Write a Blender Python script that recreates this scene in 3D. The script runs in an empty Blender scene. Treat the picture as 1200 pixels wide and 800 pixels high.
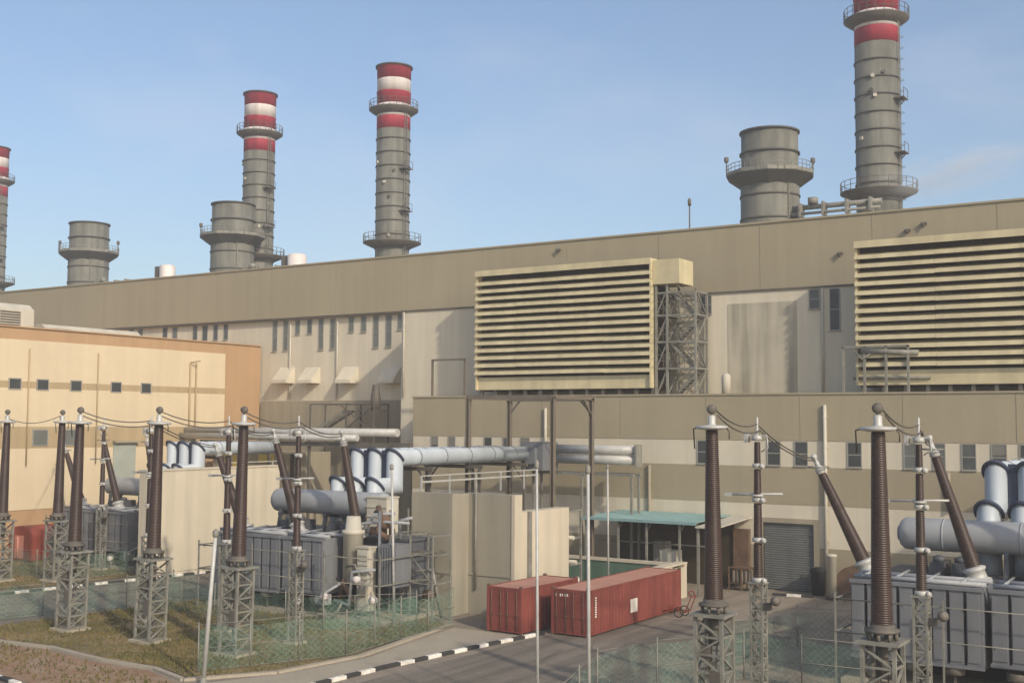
import bpy, bmesh, math, random
from mathutils import Vector, Matrix
random.seed(11)
SC = bpy.context.scene
COL = SC.collection
PI = math.pi

# ---------------------------------------------------------------- camera
F_PX, PITCH, ROLL, YAW, CAM_H = 1384.27, 0.06853851, 0.0057918, 0.57650278, 12.0
cy, sy = math.cos(YAW), math.sin(YAW)
cp, sp = math.cos(PITCH), math.sin(PITCH)
cr, sr = math.cos(ROLL), math.sin(ROLL)
_r = Vector((cy, sy, 0)); _f = Vector((-sy, cy, 0)); _u = Vector((0, 0, 1))
FW = cp * _f + sp * _u
_u2 = cp * _u - sp * _f
RT = cr * _r + sr * _u2
UP = cr * _u2 - sr * _r
cam_data = bpy.data.cameras.new('camera')
cam = bpy.data.objects.new('camera', cam_data)
COL.objects.link(cam)
m = Matrix((RT, UP, -FW)).transposed().to_4x4()
m.translation = Vector((0, 0, CAM_H))
cam.matrix_world = m
cam_data.sensor_width = 36
cam_data.lens = F_PX / 1200 * 36
cam_data.clip_start = 0.5
cam_data.clip_end = 6000
SC.camera = cam

# ---------------------------------------------------------------- world, sun, exposure
SUN_EL, SUN_AZ = math.radians(31), math.radians(116)      # azimuth clockwise from +Y
wd = bpy.data.worlds.new('World')
SC.world = wd
wd.use_nodes = True
wn = wd.node_tree.nodes; wl = wd.node_tree.links
wn.clear()
wo = wn.new('ShaderNodeOutputWorld'); bg = wn.new('ShaderNodeBackground')
sky = wn.new('ShaderNodeTexSky'); sky.sky_type = 'NISHITA'
sky.sun_disc = False; sky.sun_elevation = SUN_EL; sky.sun_rotation = SUN_AZ
sky.air_density = 1.0; sky.dust_density = 2.2; sky.ozone_density = 2.0
tcw = wn.new('ShaderNodeTexCoord'); mpw = wn.new('ShaderNodeMapping'); mpw.inputs['Scale'].default_value = (1.0, 1.0, 2.4)
nzw = wn.new('ShaderNodeTexNoise'); nzw.inputs['Scale'].default_value = 4.5; nzw.inputs['Detail'].default_value = 6; nzw.inputs['Roughness'].default_value = .55
mrw = wn.new('ShaderNodeMapRange'); mrw.inputs['From Min'].default_value = .47; mrw.inputs['From Max'].default_value = .75; mrw.inputs['To Max'].default_value = .22
mxw = wn.new('ShaderNodeMix'); mxw.data_type = 'RGBA'; mxw.inputs['B'].default_value = (5.0, 5.1, 5.4, 1)
wl.new(tcw.outputs['Generated'], mpw.inputs[0]); wl.new(mpw.outputs[0], nzw.inputs[0]); wl.new(nzw.outputs[0], mrw.inputs[0])
wl.new(mrw.outputs[0], mxw.inputs['Factor']); wl.new(sky.outputs[0], mxw.inputs['A']); wl.new(mxw.outputs['Result'], bg.inputs[0]); bg.inputs[1].default_value = 0.142
wl.new(bg.outputs[0], wo.inputs[0])
sun_d = bpy.data.lights.new('sun', 'SUN')
sun_d.energy = 2.75; sun_d.angle = math.radians(1.5); sun_d.color = (1.0, 0.90, 0.74)
sun = bpy.data.objects.new('sun', sun_d); COL.objects.link(sun)
to_sun = Vector((math.sin(SUN_AZ) * math.cos(SUN_EL), math.cos(SUN_AZ) * math.cos(SUN_EL), math.sin(SUN_EL)))
sun.rotation_euler = to_sun.to_track_quat('Z', 'Y').to_euler()
SC.view_settings.view_transform = 'Standard'
SC.view_settings.look = 'None'
SC.view_settings.exposure = 0.25
SC.view_settings.gamma = 1.0
SC.render.engine = 'CYCLES'
SC.cycles.transparent_max_bounces = 24

# ---------------------------------------------------------------- coordinates read off the photograph (1200 x 800 pixels)
C0 = Vector((0, 0, CAM_H))
def ray(px, py): return (px - 600) * RT - (py - 400) * UP + F_PX * FW
def on(axis, px, py, c):
    d = ray(px, py); return C0 + d * ((c - C0[axis]) / d[axis])
def AY(px, py, y): return on(1, px, py, y)
def AX(px, py, x): return on(0, px, py, x)
def G(px, py, z=0): return on(2, px, py, z)

# ---------------------------------------------------------------- materials
MATS = {}
def mat(name, col, rough=0.8, var=0.12, scale=0.6, col2=None, metal=0.0, bump=0.0, bscale=20, streak=0.0, alpha=None, spec=0.3, amt=0.5, grain=0.0, tracks=0.0):
    """Principled surface with a blotchy variation, optional vertical streaks of dirt and a fine bump."""
    if name in MATS: return MATS[name]
    M_ = bpy.data.materials.new(name); M_.use_nodes = True
    n = M_.node_tree.nodes; l = M_.node_tree.links
    b = n['Principled BSDF']
    b.inputs['Roughness'].default_value = rough
    b.inputs['Metallic'].default_value = metal
    b.inputs['Specular IOR Level'].default_value = spec
    geo = n.new('ShaderNodeNewGeometry')
    nz = n.new('ShaderNodeTexNoise'); nz.inputs['Scale'].default_value = scale; nz.inputs['Detail'].default_value = 7
    nz.inputs['Roughness'].default_value = 0.62
    l.new(geo.outputs['Position'], nz.inputs['Vector'])
    rp = n.new('ShaderNodeValToRGB')
    if col2 is None:
        a = tuple(c * (1 - var) for c in col) + (1,); c_ = tuple(min(1, c * (1 + var)) for c in col) + (1,)
        rp.color_ramp.elements[0].position = 0.3; rp.color_ramp.elements[1].position = 0.7
    else:
        a = tuple(col) + (1,); c_ = tuple(col2) + (1,)
        rp.color_ramp.elements[0].position = amt - 0.12; rp.color_ramp.elements[1].position = amt + 0.12
    rp.color_ramp.elements[0].color = a; rp.color_ramp.elements[1].color = c_
    l.new(nz.outputs['Fac'], rp.inputs['Fac'])
    out = rp.outputs['Color']
    def mul(out, fac_socket, lo, hi, p0, p1):
        mr = n.new('ShaderNodeMapRange'); mr.inputs['From Min'].default_value = p0; mr.inputs['From Max'].default_value = p1
        mr.inputs['To Min'].default_value = lo; mr.inputs['To Max'].default_value = hi
        l.new(fac_socket, mr.inputs['Value'])
        mx = n.new('ShaderNodeVectorMath'); mx.operation = 'SCALE'
        l.new(out, mx.inputs[0]); l.new(mr.outputs['Result'], mx.inputs['Scale'])
        return mx.outputs[0]
    if streak:
        mp = n.new('ShaderNodeMapping'); mp.inputs['Scale'].default_value = (1.1, 1.1, 0.07)
        l.new(geo.outputs['Position'], mp.inputs['Vector'])
        n2 = n.new('ShaderNodeTexNoise'); n2.inputs['Scale'].default_value = 1.0; n2.inputs['Detail'].default_value = 6
        l.new(mp.outputs[0], n2.inputs['Vector'])
        out = mul(out, n2.outputs['Fac'], 1 - streak, 1.0, 0.38, 0.62)
    if tracks:
        mp = n.new('ShaderNodeMapping'); mp.inputs['Scale'].default_value = (1.3, 0.06, 1); l.new(geo.outputs['Position'], mp.inputs['Vector'])
        n5 = n.new('ShaderNodeTexNoise'); n5.inputs['Scale'].default_value = 1.0; n5.inputs['Detail'].default_value = 3; l.new(mp.outputs[0], n5.inputs['Vector'])
        out = mul(out, n5.outputs['Fac'], 1 - tracks, 1 + tracks * .4, 0.36, 0.6)
        n6 = n.new('ShaderNodeTexVoronoi'); n6.feature = 'DISTANCE_TO_EDGE'; n6.inputs['Scale'].default_value = .22; l.new(geo.outputs['Position'], n6.inputs['Vector'])
        out = mul(out, n6.outputs['Distance'], .72, 1.0, 0.0, 0.012)
    if grain:
        n4 = n.new('ShaderNodeTexNoise'); n4.inputs['Scale'].default_value = 9; n4.inputs['Detail'].default_value = 5
        l.new(geo.outputs['Position'], n4.inputs['Vector'])
        out = mul(out, n4.outputs['Fac'], 1 - grain, 1 + grain, 0.3, 0.7)
    l.new(out, b.inputs['Base Color'])
    if bump:
        n3 = n.new('ShaderNodeTexNoise'); n3.inputs['Scale'].default_value = bscale; n3.inputs['Detail'].default_value = 4
        l.new(geo.outputs['Position'], n3.inputs['Vector'])
        bp = n.new('ShaderNodeBump'); bp.inputs['Strength'].default_value = bump; bp.inputs['Distance'].default_value = 0.05
        l.new(n3.outputs['Fac'], bp.inputs['Height']); l.new(bp.outputs[0], b.inputs['Normal'])
    if alpha is not None:
        b.inputs['Alpha'].default_value = alpha
    MATS[name] = M_
    return M_

OLIVE = mat('olive beige cladding', (0.345, 0.292, 0.195), 0.75, 0.06, 0.10, streak=0.05, bump=0.15, bscale=0.8, grain=0.03)
CREAMW = mat('pale cream cladding', (0.63, 0.56, 0.43), 0.75, 0.05, 0.15, streak=0.10, bump=0.15, bscale=0.8, grain=0.03)
STAINW = mat('dirt stained cladding', (0.47, 0.42, 0.32), 0.8, 0.10, 0.5, streak=0.42)
LOWOLV = mat('weathered beige cladding', (0.33, 0.285, 0.205), 0.8, 0.07, 0.2, streak=0.16)
TAN = mat('tan plaster', (0.62, 0.51, 0.345), 0.85, 0.05, 0.25, streak=0.04, grain=0.03)
TAND = mat('brown plaster', (0.43, 0.275, 0.15), 0.85, 0.05, 0.2, streak=0.06)
TANB = mat('ochre plaster band', (0.41, 0.31, 0.18), 0.85, 0.05, 0.2, streak=0.1)
YEL = mat('pale yellow painted steel', (0.58, 0.50, 0.31), 0.6, 0.14, 0.5, streak=0.12)
DARKIN = mat('painted interior shade', (0.045, 0.032, 0.016), 0.9, 0.2, 1)  # shade behind louvres and under the canopy, put into the colour
GLASSD = mat('dark window pane', (0.05, 0.055, 0.055), 0.25, 0.2, 0.7, spec=0.5)
GLASSG = mat('grey tinted window pane', (0.14, 0.145, 0.13), 0.3, 0.15, 0.7, spec=0.5)
FRAMEM = mat('grey window frame', (0.30, 0.28, 0.24), 0.6, 0.08, 1)
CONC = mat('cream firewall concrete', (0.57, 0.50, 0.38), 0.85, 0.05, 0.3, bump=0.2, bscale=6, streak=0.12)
CONCG = mat('firewall concrete with painted shade', (0.33, 0.295, 0.225), 0.85, 0.06, 0.3, bump=0.2, bscale=6, streak=0.16)  # greyed copy of the cream concrete, shade put into the colour
STACK = mat('weathered grey stack steel', (0.178, 0.172, 0.142), 0.7, 0.16, 0.5, streak=0.3, grain=0.08)
STACKR = mat('dark grey stack flange', (0.085, 0.082, 0.07), 0.7, 0.1, 0.4)
RED = mat('faded red stack paint', (0.36, 0.035, 0.055), 0.6, 0.16, 0.7, streak=0.22)
WHITE = mat('off white stack paint', (0.68, 0.62, 0.58), 0.6, 0.08, 0.7, streak=0.2)
STEEL = mat('galvanised steel', (0.235, 0.225, 0.19), 0.65, 0.28, 1.8, metal=0.2)
STEELD = mat('dark weathered steel', (0.13, 0.115, 0.095), 0.65, 0.2, 1.5, metal=0.2)
BROWNST = mat('brown painted steel', (0.15, 0.125, 0.095), 0.65, 0.15, 1)
PORC = mat('brown glazed porcelain', (0.050, 0.029, 0.022), 0.42, 0.18, 1.2, spec=0.5)
METALW = mat('pale aluminium', (0.44, 0.43, 0.40), 0.5, 0.14, 1.6, metal=0.15)
DUCT = mat('pale blue grey painted duct', (0.46, 0.50, 0.53), 0.45, 0.05, 0.6, streak=0.12, spec=0.4)
DUCTD = mat('painted duct shade', (0.045, 0.055, 0.085), 0.6, 0.1, 1)  # shadow tone for the elbow arcs and the gaps between ducts
TANK = mat('grey transformer paint', (0.185, 0.19, 0.20), 0.5, 0.08, 0.8, streak=0.18)
TANKD = mat('shaded grey transformer paint', (0.10, 0.105, 0.115), 0.5, 0.1, 0.8, streak=0.18)  # darker copy of the transformer grey, shade put into the colour
CONSV = mat('light grey conservator paint', (0.33, 0.335, 0.34), 0.5, 0.05, 0.8, streak=0.1)
BLACKM = mat('black rubber and painted gap shade', (0.02, 0.02, 0.022), 0.8, 0.2, 2)  # also paints the shade in the radiator gaps
CREAMC = mat('cream cabinet paint', (0.52, 0.48, 0.39), 0.6, 0.07, 1, streak=0.12)
CONTR = mat('red container paint', (0.225, 0.058, 0.044), 0.75, 0.2, 0.5, streak=0.28, bump=0.1)
CONTT = mat('faded red container roof', (0.44, 0.24, 0.18), 0.8, 0.12, 0.8)
SIGNW = mat('white sign paint', (0.72, 0.66, 0.58), 0.6, 0.05, 2)
TEAL = mat('turquoise sheet metal', (0.22, 0.34, 0.335), 0.6, 0.12, 0.7)
GREENP = mat('dull green sheeting', (0.10, 0.17, 0.12), 0.8, 0.15, 0.7, streak=0.2)
ROLLER = mat('grey roller shutter', (0.16, 0.165, 0.155), 0.6, 0.06, 0.5, streak=0.15)
ASPH = mat('dusty asphalt', (0.19, 0.162, 0.128), 0.9, 0.18, 0.22, bump=0.3, bscale=14, grain=0.2, tracks=0.25)
DUST = mat('dusty concrete apron', (0.26, 0.215, 0.165), 0.9, 0.14, 0.2, bump=0.3, bscale=8, grain=0.16, tracks=0.16)
PATH = mat('pale concrete path', (0.36, 0.31, 0.235), 0.9, 0.08, 0.5, bump=0.2, bscale=8, grain=0.12)
GRAV = mat('reddish brown earth', (0.26, 0.155, 0.09), 0.95, 0.1, 1.1, col2=(0.33, 0.25, 0.17), bump=0.6, bscale=7, grain=0.3, amt=0.56)
GRASS = mat('dry olive grass ground', (0.135, 0.112, 0.050), 0.95, 0.1, 0.33, col2=(0.26, 0.185, 0.09), bump=0.6, bscale=9, grain=0.35)
GBLADE = mat('olive grass blades', (0.10, 0.10, 0.032), 0.9, 0.3, 0.5, col2=(0.20, 0.155, 0.06))
LAND = mat('dusty plain', (0.27, 0.22, 0.16), 0.95, 0.1, 0.02, grain=0.1)
YCAB = mat('yellow painted steel', (0.55, 0.42, 0.10), 0.6, 0.1, 1)
REDC = mat('red painted steel', (0.26, 0.055, 0.035), 0.6, 0.15, 0.8, streak=0.2)
DIRTY = mat('rusty brown pipework', (0.14, 0.085, 0.055), 0.7, 0.3, 2)

def painted_kerb():
    M_ = bpy.data.materials.new('black and white kerb paint'); M_.use_nodes = True
    n = M_.node_tree.nodes; l = M_.node_tree.links; b = n['Principled BSDF']; b.inputs['Roughness'].default_value = 0.8
    tc = n.new('ShaderNodeTexCoord'); sx = n.new('ShaderNodeSeparateXYZ'); l.new(tc.outputs['Object'], sx.inputs[0])
    mu = n.new('ShaderNodeMath'); mu.operation = 'MULTIPLY'; mu.inputs[1].default_value = 0.5; l.new(sx.outputs['Y'], mu.inputs[0])
    fr = n.new('ShaderNodeMath'); fr.operation = 'FRACT'; l.new(mu.outputs[0], fr.inputs[0])
    gt = n.new('ShaderNodeMath'); gt.operation = 'GREATER_THAN'; gt.inputs[1].default_value = 0.5; l.new(fr.outputs[0], gt.inputs[0])
    nz = n.new('ShaderNodeTexNoise'); nz.inputs['Scale'].default_value = 3; l.new(tc.outputs['Object'], nz.inputs[0])
    r1 = n.new('ShaderNodeValToRGB'); r1.color_ramp.elements[0].color = (0.50, 0.45, 0.37, 1); r1.color_ramp.elements[1].color = (0.80, 0.76, 0.68, 1)
    r1.color_ramp.elements[0].position = .3; r1.color_ramp.elements[1].position = .6
    l.new(nz.outputs[0], r1.inputs[0])
    mx = n.new('ShaderNodeMix'); mx.data_type = 'RGBA'; l.new(gt.outputs[0], mx.inputs['Factor'])
    mx.inputs['A'].default_value = (0.035, 0.033, 0.03, 1); l.new(r1.outputs[0], mx.inputs['B'])
    l.new(mx.outputs['Result'], b.inputs['Base Color'])
    return M_
KERB = painted_kerb()

def net_material():
    """green shade netting: thin strands with open cells, uneven density"""
    M_ = bpy.data.materials.new('green fence netting'); M_.use_nodes = True
    n = M_.node_tree.nodes; l = M_.node_tree.links; b = n['Principled BSDF']
    b.inputs['Base Color'].default_value = (0.16, 0.25, 0.19, 1); b.inputs['Roughness'].default_value = 0.8
    b.inputs['Specular IOR Level'].default_value = 0.1
    g = n.new('ShaderNodeNewGeometry')
    mpn = n.new('ShaderNodeMapping'); mpn.inputs['Scale'].default_value = (1, 1, .35); l.new(g.outputs['Position'], mpn.inputs[0])
    nz = n.new('ShaderNodeTexNoise'); nz.inputs['Scale'].default_value = 0.9; nz.inputs['Detail'].default_value = 7; nz.inputs['Roughness'].default_value = .7
    l.new(mpn.outputs[0], nz.inputs[0])
    mr = n.new('ShaderNodeMapRange'); mr.inputs['From Min'].default_value = .3; mr.inputs['From Max'].default_value = .7
    mr.inputs['To Min'].default_value = 0.0; mr.inputs['To Max'].default_value = 0.50
    l.new(nz.outputs[0], mr.inputs[0])
    sx = n.new('ShaderNodeSeparateXYZ'); l.new(g.outputs['Position'], sx.inputs[0])
    def M(op, a, b_):
        q = n.new('ShaderNodeMath'); q.operation = op
        for k, v in enumerate((a, b_)):
            if isinstance(v, (int, float)): q.inputs[k].default_value = v
            elif v is not None: l.new(v, q.inputs[k])
        return q.outputs[0]
    h_ = M('ADD', M('MULTIPLY', sx.outputs['X'], .9), M('MULTIPLY', sx.outputs['Y'], .45))
    wires = None
    for e in (M('ADD', h_, sx.outputs['Z']), M('SUBTRACT', h_, sx.outputs['Z'])):
        w_ = M('LESS_THAN', M('FRACT', M('MULTIPLY', e, 3.2), None), .10); wires = w_ if wires is None else M('MAXIMUM', wires, w_)
    l.new(M('MINIMUM', M('ADD', M('MULTIPLY', mr.outputs[0], .65), M('MULTIPLY', wires, .45)), 1.0), b.inputs['Alpha'])
    return M_
NET = net_material()

# ---------------------------------------------------------------- mesh builder
class MB:
    def __init__(s): s.v = []; s.f = []; s.s = []; s.m = []; s.mi = 0
    def add(s, vs, fs, smooth=False):
        o = len(s.v); s.v += [tuple(p) for p in vs]
        for f in fs: s.f.append([i + o for i in f]); s.s.append(smooth); s.m.append(s.mi)
        return s
    def box(s, x0, x1, y0, y1, z0, z1):
        if x0 > x1: x0, x1 = x1, x0
        if y0 > y1: y0, y1 = y1, y0
        if z0 > z1: z0, z1 = z1, z0
        v = [(x, y, z) for z in (z0, z1) for y in (y0, y1) for x in (x0, x1)]
        return s.add(v, [(0, 2, 3, 1), (4, 5, 7, 6), (0, 1, 5, 4), (2, 6, 7, 3), (0, 4, 6, 2), (1, 3, 7, 5)])
    def quad(s, a, b, c, d): return s.add([a, b, c, d], [(0, 1, 2, 3)])
    def prism(s, poly, axis, a, b):
        """poly = 2D points in the plane of the two other axes, extruded along axis from a to b"""
        n = len(poly); vs = []
        for t in (a, b):
            for p in poly:
                q = list(p); q.insert(axis, t); vs.append(q)
        fs = [tuple(range(n))[::-1], tuple(range(n, 2 * n))] + [(i, (i + 1) % n, n + (i + 1) % n, n + i) for i in range(n)]
        return s.add(vs, fs)
    def bar(s, p, q, w, h=None):
        h = h or w; p = Vector(p); q = Vector(q); d = (q - p).normalized()
        up = Vector((0, 0, 1)) if abs(d.z) < 0.95 else Vector((0, 1, 0))
        a = d.cross(up).normalized() * w / 2; b = a.cross(d).normalized() * h / 2
        vs = [c + i * a + j * b for c in (p, q) for i, j in ((-1, -1), (1, -1), (1, 1), (-1, 1))]
        return s.add(vs, [(0, 1, 2, 3), (7, 6, 5, 4), (0, 4, 5, 1), (1, 5, 6, 2), (2, 6, 7, 3), (3, 7, 4, 0)])
    def rings(s, cs, n, caps=True, smooth=True):
        """cs = list of (centre, axis_a, axis_b) ring frames"""
        vs = []; fs = []
        for c, a, b in cs:
            for i in range(n):
                t = 2 * PI * i / n; vs.append(c + a * math.cos(t) + b * math.sin(t))
        for k in range(len(cs) - 1):
            for i in range(n):
                j = (i + 1) % n; fs.append((k * n + i, k * n + j, (k + 1) * n + j, (k + 1) * n + i))
        s.add(vs, fs, smooth)
        if caps:
            o = len(s.v) - len(vs); e = (len(cs) - 1) * n
            s.f.append([o + i for i in range(n)][::-1]); s.s.append(False); s.m.append(s.mi)
            s.f.append([o + e + i for i in range(n)]); s.s.append(False); s.m.append(s.mi)
        return s
    def tube(s, p, q, r, r2=None, n=12, caps=True):
        r2 = r if r2 is None else r2; p = Vector(p); q = Vector(q); d = (q - p).normalized()
        up = Vector((0, 0, 1)) if abs(d.z) < 0.95 else Vector((0, 1, 0))
        a = d.cross(up).normalized(); b = d.cross(a).normalized()
        return s.rings([(p, a * r, b * r), (q, a * r2, b * r2)], n, caps)
    def lathe(s, prof, o=(0, 0, 0), axis=(0, 0, 1), n=16, smooth=True):
        o = Vector(o); d = Vector(axis).normalized()
        up = Vector((0, 0, 1)) if abs(d.z) < 0.95 else Vector((0, 1, 0))
        a = d.cross(up).normalized(); b = d.cross(a).normalized()
        return s.rings([(o + d * z, a * r, b * r) for r, z in prof], n, True, smooth)
    def path(s, pts, r, n=10, smooth=True):
        pts = [Vector(p) for p in pts]; cs = []; a = None
        for i, p in enumerate(pts):
            d0 = (p - pts[i - 1]).normalized() if i else None
            d1 = (pts[i + 1] - p).normalized() if i < len(pts) - 1 else None
            d = (d0 + d1).normalized() if d0 is not None and d1 is not None else (d0 if d0 is not None else d1)
            if a is None:
                up = Vector((0, 0, 1)) if abs(d.z) < 0.9 else Vector((1, 0, 0))
                a = d.cross(up).normalized()
            a = (a - d * a.dot(d)).normalized()
            b = d.cross(a).normalized()
            k = 1.0
            if d0 is not None and d1 is not None: k = 1 / max(0.4, math.sqrt((1 + d0.dot(d1)) / 2))
            # stretch the mitre in the bend plane only
            if k > 1.001:
                bend = (d1 - d0).normalized()
                ra = a * r + bend * (a.dot(bend)) * r * (k - 1); rb = b * r + bend * (b.dot(bend)) * r * (k - 1)
            else: ra, rb = a * r, b * r
            cs.append((p, ra, rb))
        return s.rings(cs, n, True, smooth)
    def build(s, name, mt, parent=None, base=None, world=False):
        """world=True: vertices are world coordinates, moved into the frame of the top-level parent (or of base)"""
        off = Vector((0, 0, 0))
        if parent is not None and world:
            r = parent
            while r.parent: r = r.parent
            off = r.location.copy()
        if base is not None: off = Vector(base)
        me = bpy.data.meshes.new(name)
        me.from_pydata([tuple(Vector(p) - off) for p in s.v], [], s.f)
        me.polygons.foreach_set('use_smooth', s.s)
        for mm in (mt if isinstance(mt, (list, tuple)) else [mt]): me.materials.append(mm)
        me.polygons.foreach_set('material_index', s.m)
        bm = bmesh.new(); bm.from_mesh(me); bmesh.ops.recalc_face_normals(bm, faces=bm.faces); bm.to_mesh(me); bm.free()
        me.update()
        o = bpy.data.objects.new(name, me); COL.objects.link(o)
        if base is not None: o.location = off
        if parent is not None: o.parent = parent
        return o

def tag(o, label, cat, group=None):
    o['label'] = label; o['category'] = cat
    if group: o['group'] = group
    return o
def thing(name, label, cat, loc=(0, 0, 0), group=None):
    o = bpy.data.objects.new(name, None); COL.objects.link(o); o.location = loc; o.empty_display_size = 0.5
    return tag(o, label, cat, group)
def struct(name, mb, mt):
    o = mb.build(name, mt); o['kind'] = 'structure'; return o
def copy_tree(o, parent=None):
    c = o.copy(); COL.objects.link(c); c.parent = parent
    for ch in [k for k in bpy.data.objects if k.parent == o]: copy_tree(ch, c)
    return c
def dup(o, loc, label, rotz=None):
    c = copy_tree(o); c.location = loc; c['label'] = label
    if rotz is not None: c.rotation_euler.z = rotz
    return c

# ---------------------------------------------------------------- ground
def sheet(name, poly, z, mt):
    mb = MB(); mb.add([(x, y, z) for x, y in poly], [tuple(range(len(poly)))]); return struct(name, mb, mt)
sheet('ground', [(-3000, -300), (3000, -300), (3000, 3000), (-3000, 3000)], 0.0, LAND)
sheet('concrete_apron', [(-110, 30), (30, 30), (30, 84), (-64, 84), (-64, 92), (-110, 92)], 0.004, DUST)
sheet('service_road', [(-36.9, 25), (-23.5, 25), (-23.0, 62), (-24, 71), (-34.9, 66), (-35.2, 60)], 0.008, ASPH)
sheet('side_road', [(-76.5, 34), (-63.8, 34), (-62.0, 50), (-62.5, 70), (-71.4, 70), (-72.0, 60), (-74.0, 50)], 0.008, ASPH)
sheet('bottom_road', [(-110, 25), (-44, 25), (-46, 33.4), (-58, 35.0), (-110, 40)], 0.009, ASPH)
sheet('grass_lawn', [(-63.2, 40.5), (-58.3, 39.8), (-54.6, 40.2), (-49.7, 39.6), (-46, 39.7), (-43.2, 38.9), (-41.0, 42), (-40.4, 47.4), (-41.2, 52), (-42.0, 57.5), (-46, 60), (-61.5, 60), (-61.5, 50)], 0.05, GRASS)
sheet('far_lawn', [(-99.5, 54), (-76, 50.5), (-74.6, 56.5), (-74.2, 66), (-98, 69)], 0.05, GRASS)
sheet('transformer_lawn', [(-22.5, 25), (0, 25), (0, 52), (-21.5, 52)], 0.05, GRASS)
sheet('earth_verge', [(-75, 36.3), (-58, 35.2), (-45.8, 33.8), (-41.5, 35.5), (-42.6, 37.8), (-46, 38.9), (-49.7, 38.8), (-54.6, 39.4), (-58.3, 38.9), (-63.5, 39.8), (-75, 40.5)], 0.03, GRAV)
mb = MB()
edge = [(-63.5, 40.1), (-58.3, 39.35), (-54.6, 39.8), (-49.7, 39.2), (-46, 39.3), (-43.0, 38.4), (-40.6, 42), (-39.9, 47.4), (-40.7, 52), (-41.6, 57.5)]
for a, b in zip(edge[:-1], edge[1:]): mb.bar((a[0], a[1], 0.06), (b[0], b[1], 0.06), 0.3, 0.13)
struct('garden_kerb', mb, PATH)
sheet('concrete_path', [(-42.3, 37.6), (-41.2, 35.2), (-37.45, 30), (-37.3, 46), (-36.6, 54), (-36.3, 57), (-41, 57), (-40.2, 52), (-39.5, 47.4), (-40.2, 42)], 0.02, PATH)
def kerb(name, pts, w=0.28, h=0.17):
    for a, b in zip(pts[:-1], pts[1:]):
        a = Vector((a[0], a[1], 0)); b = Vector((b[0], b[1], 0)); L = (b - a).length
        mb = MB(); nseg = max(2, int(L / 1.0)); 
        mb.prism([(-w / 2, 0.002), (w / 2, 0.002), (w / 2, h - .03), (w / 2 - .03, h), (-w / 2 + .03, h), (-w / 2, h - .03)], 1, 0, L)
        # prism axis=1 -> (x, z) pairs
        o = mb.build(name, KERB); o.location = a; o.rotation_euler.z = math.atan2(-(b - a).x, (b - a).y); o['kind'] = 'structure'
kerb('painted_kerb', [(-37.6, 33), (-37.1, 45.8), (-36.3, 53.5), (-35.6, 58.2)])
kerb('painted_kerb', [(-76.5, 46.0), (-74.1, 49.7), (-72.9, 58), (-71.4, 68)])
kerb('painted_kerb', [(-100.5, 68), (-94, 72.5)])
kerb('painted_kerb', [(-58, 35.1), (-48.4, 33.55)])
kerb('painted_kerb', [(-30.4, 80.6), (-27.6, 81.0)])

# grass tufts
def tufts():
    mb = MB()
    def inside(x, y, P):
        c = False; j = len(P) - 1
        for i in range(len(P)):
            if (P[i][1] > y) != (P[j][1] > y) and x < (P[j][0] - P[i][0]) * (y - P[i][1]) / (P[j][1] - P[i][1]) + P[i][0]: c = not c
            j = i
        return c
    areas = [([(-63.2, 40.6), (-58.3, 39.9), (-54.6, 40.3), (-49.7, 39.7), (-46, 39.8), (-43.2, 39), (-41.1, 42), (-40.6, 47.4), (-41.3, 52), (-42.1, 57), (-61, 58)], 9000),
             ([(-99, 54), (-76, 51), (-74.8, 66), (-97.5, 68)], 3500), ([(-22, 34), (-4, 34), (-4, 52), (-21, 52)], 3500),
             ([(-70, 36.6), (-58, 35.6), (-46, 34.2), (-43, 37.6), (-50, 38.6), (-63, 39.5)], 700)]
    for P, N in areas:
        xs = [p[0] for p in P]; ys = [p[1] for p in P]; k = 0
        cl = [(random.uniform(min(xs), max(xs)), random.uniform(min(ys), max(ys)), random.uniform(.6, 2.2)) for _ in range(60)]
        while k < N:
            if random.random() < 0.7:
                c = random.choice(cl); x = random.gauss(c[0], c[2]); y = random.gauss(c[1], c[2])
            else: x = random.uniform(min(xs), max(xs)); y = random.uniform(min(ys), max(ys))
            if not inside(x, y, P): continue
            k += 1
            h = random.uniform(.06, .2) * (1.9 if random.random() < .06 else 1); a = random.uniform(0, PI); w = random.uniform(.02, .07)
            for q in range(3):
                a += 1.1; dx, dy = math.cos(a) * w, math.sin(a) * w; lx, ly = random.uniform(-.08, .08), random.uniform(-.08, .08)
                mb.add([(x - dx, y - dy, .04), (x + dx, y + dy, .04), (x + lx, y + ly, .04 + h)], [(0, 1, 2)])
    o = mb.build('grass', GBLADE); o['label'] = 'short dry olive grass growing between the switchgear'; o['category'] = 'grass'; o['kind'] = 'stuff'
tufts()

# ---------------------------------------------------------------- power hall
YF, YW, YB = 83.3, 92.0, 87.0          # faces of the lower annex and of the high hall
hall = thing('power_hall', 'long beige power station hall with olive upper band and low front annex, behind everything', 'building', (-60, 92, 0))
def hb(name, mt, parent=None, **k):
    mb = MB(); mb.box(*k['b']); return mb.build(name, mt, parent or hall, world=True)
mb = MB(); mb.box(-230, 45, YW, 125, 11.5, 22.9); mb.build('pale_upper_wall', CREAMW, hall, world=True)
mb = MB(); mb.box(-230, 45, YW, 124.9, 0, 11.5); mb.box(-91.7, -64.6, YW - .35, YW, 0.002, 14.15); mb.build('lower_wall', LOWOLV, hall, world=True)
mb = MB(); mb.box(-68.9, 45, YB, YW - .001, 8.0, 22.28); mb.build('projecting_wall', CREAMW, hall, world=True)
mb = MB(); mb.box(-230, 45, YW - .55, 126, 22.92, 28.35)
mb.build('upper_band', OLIVE, hall, world=True)
mb = MB(); mb.box(-230, 45, YW - .66, YW - .2, 28.35, 28.5); mb.build('roof_coping', OLIVE, hall, world=True)
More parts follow.
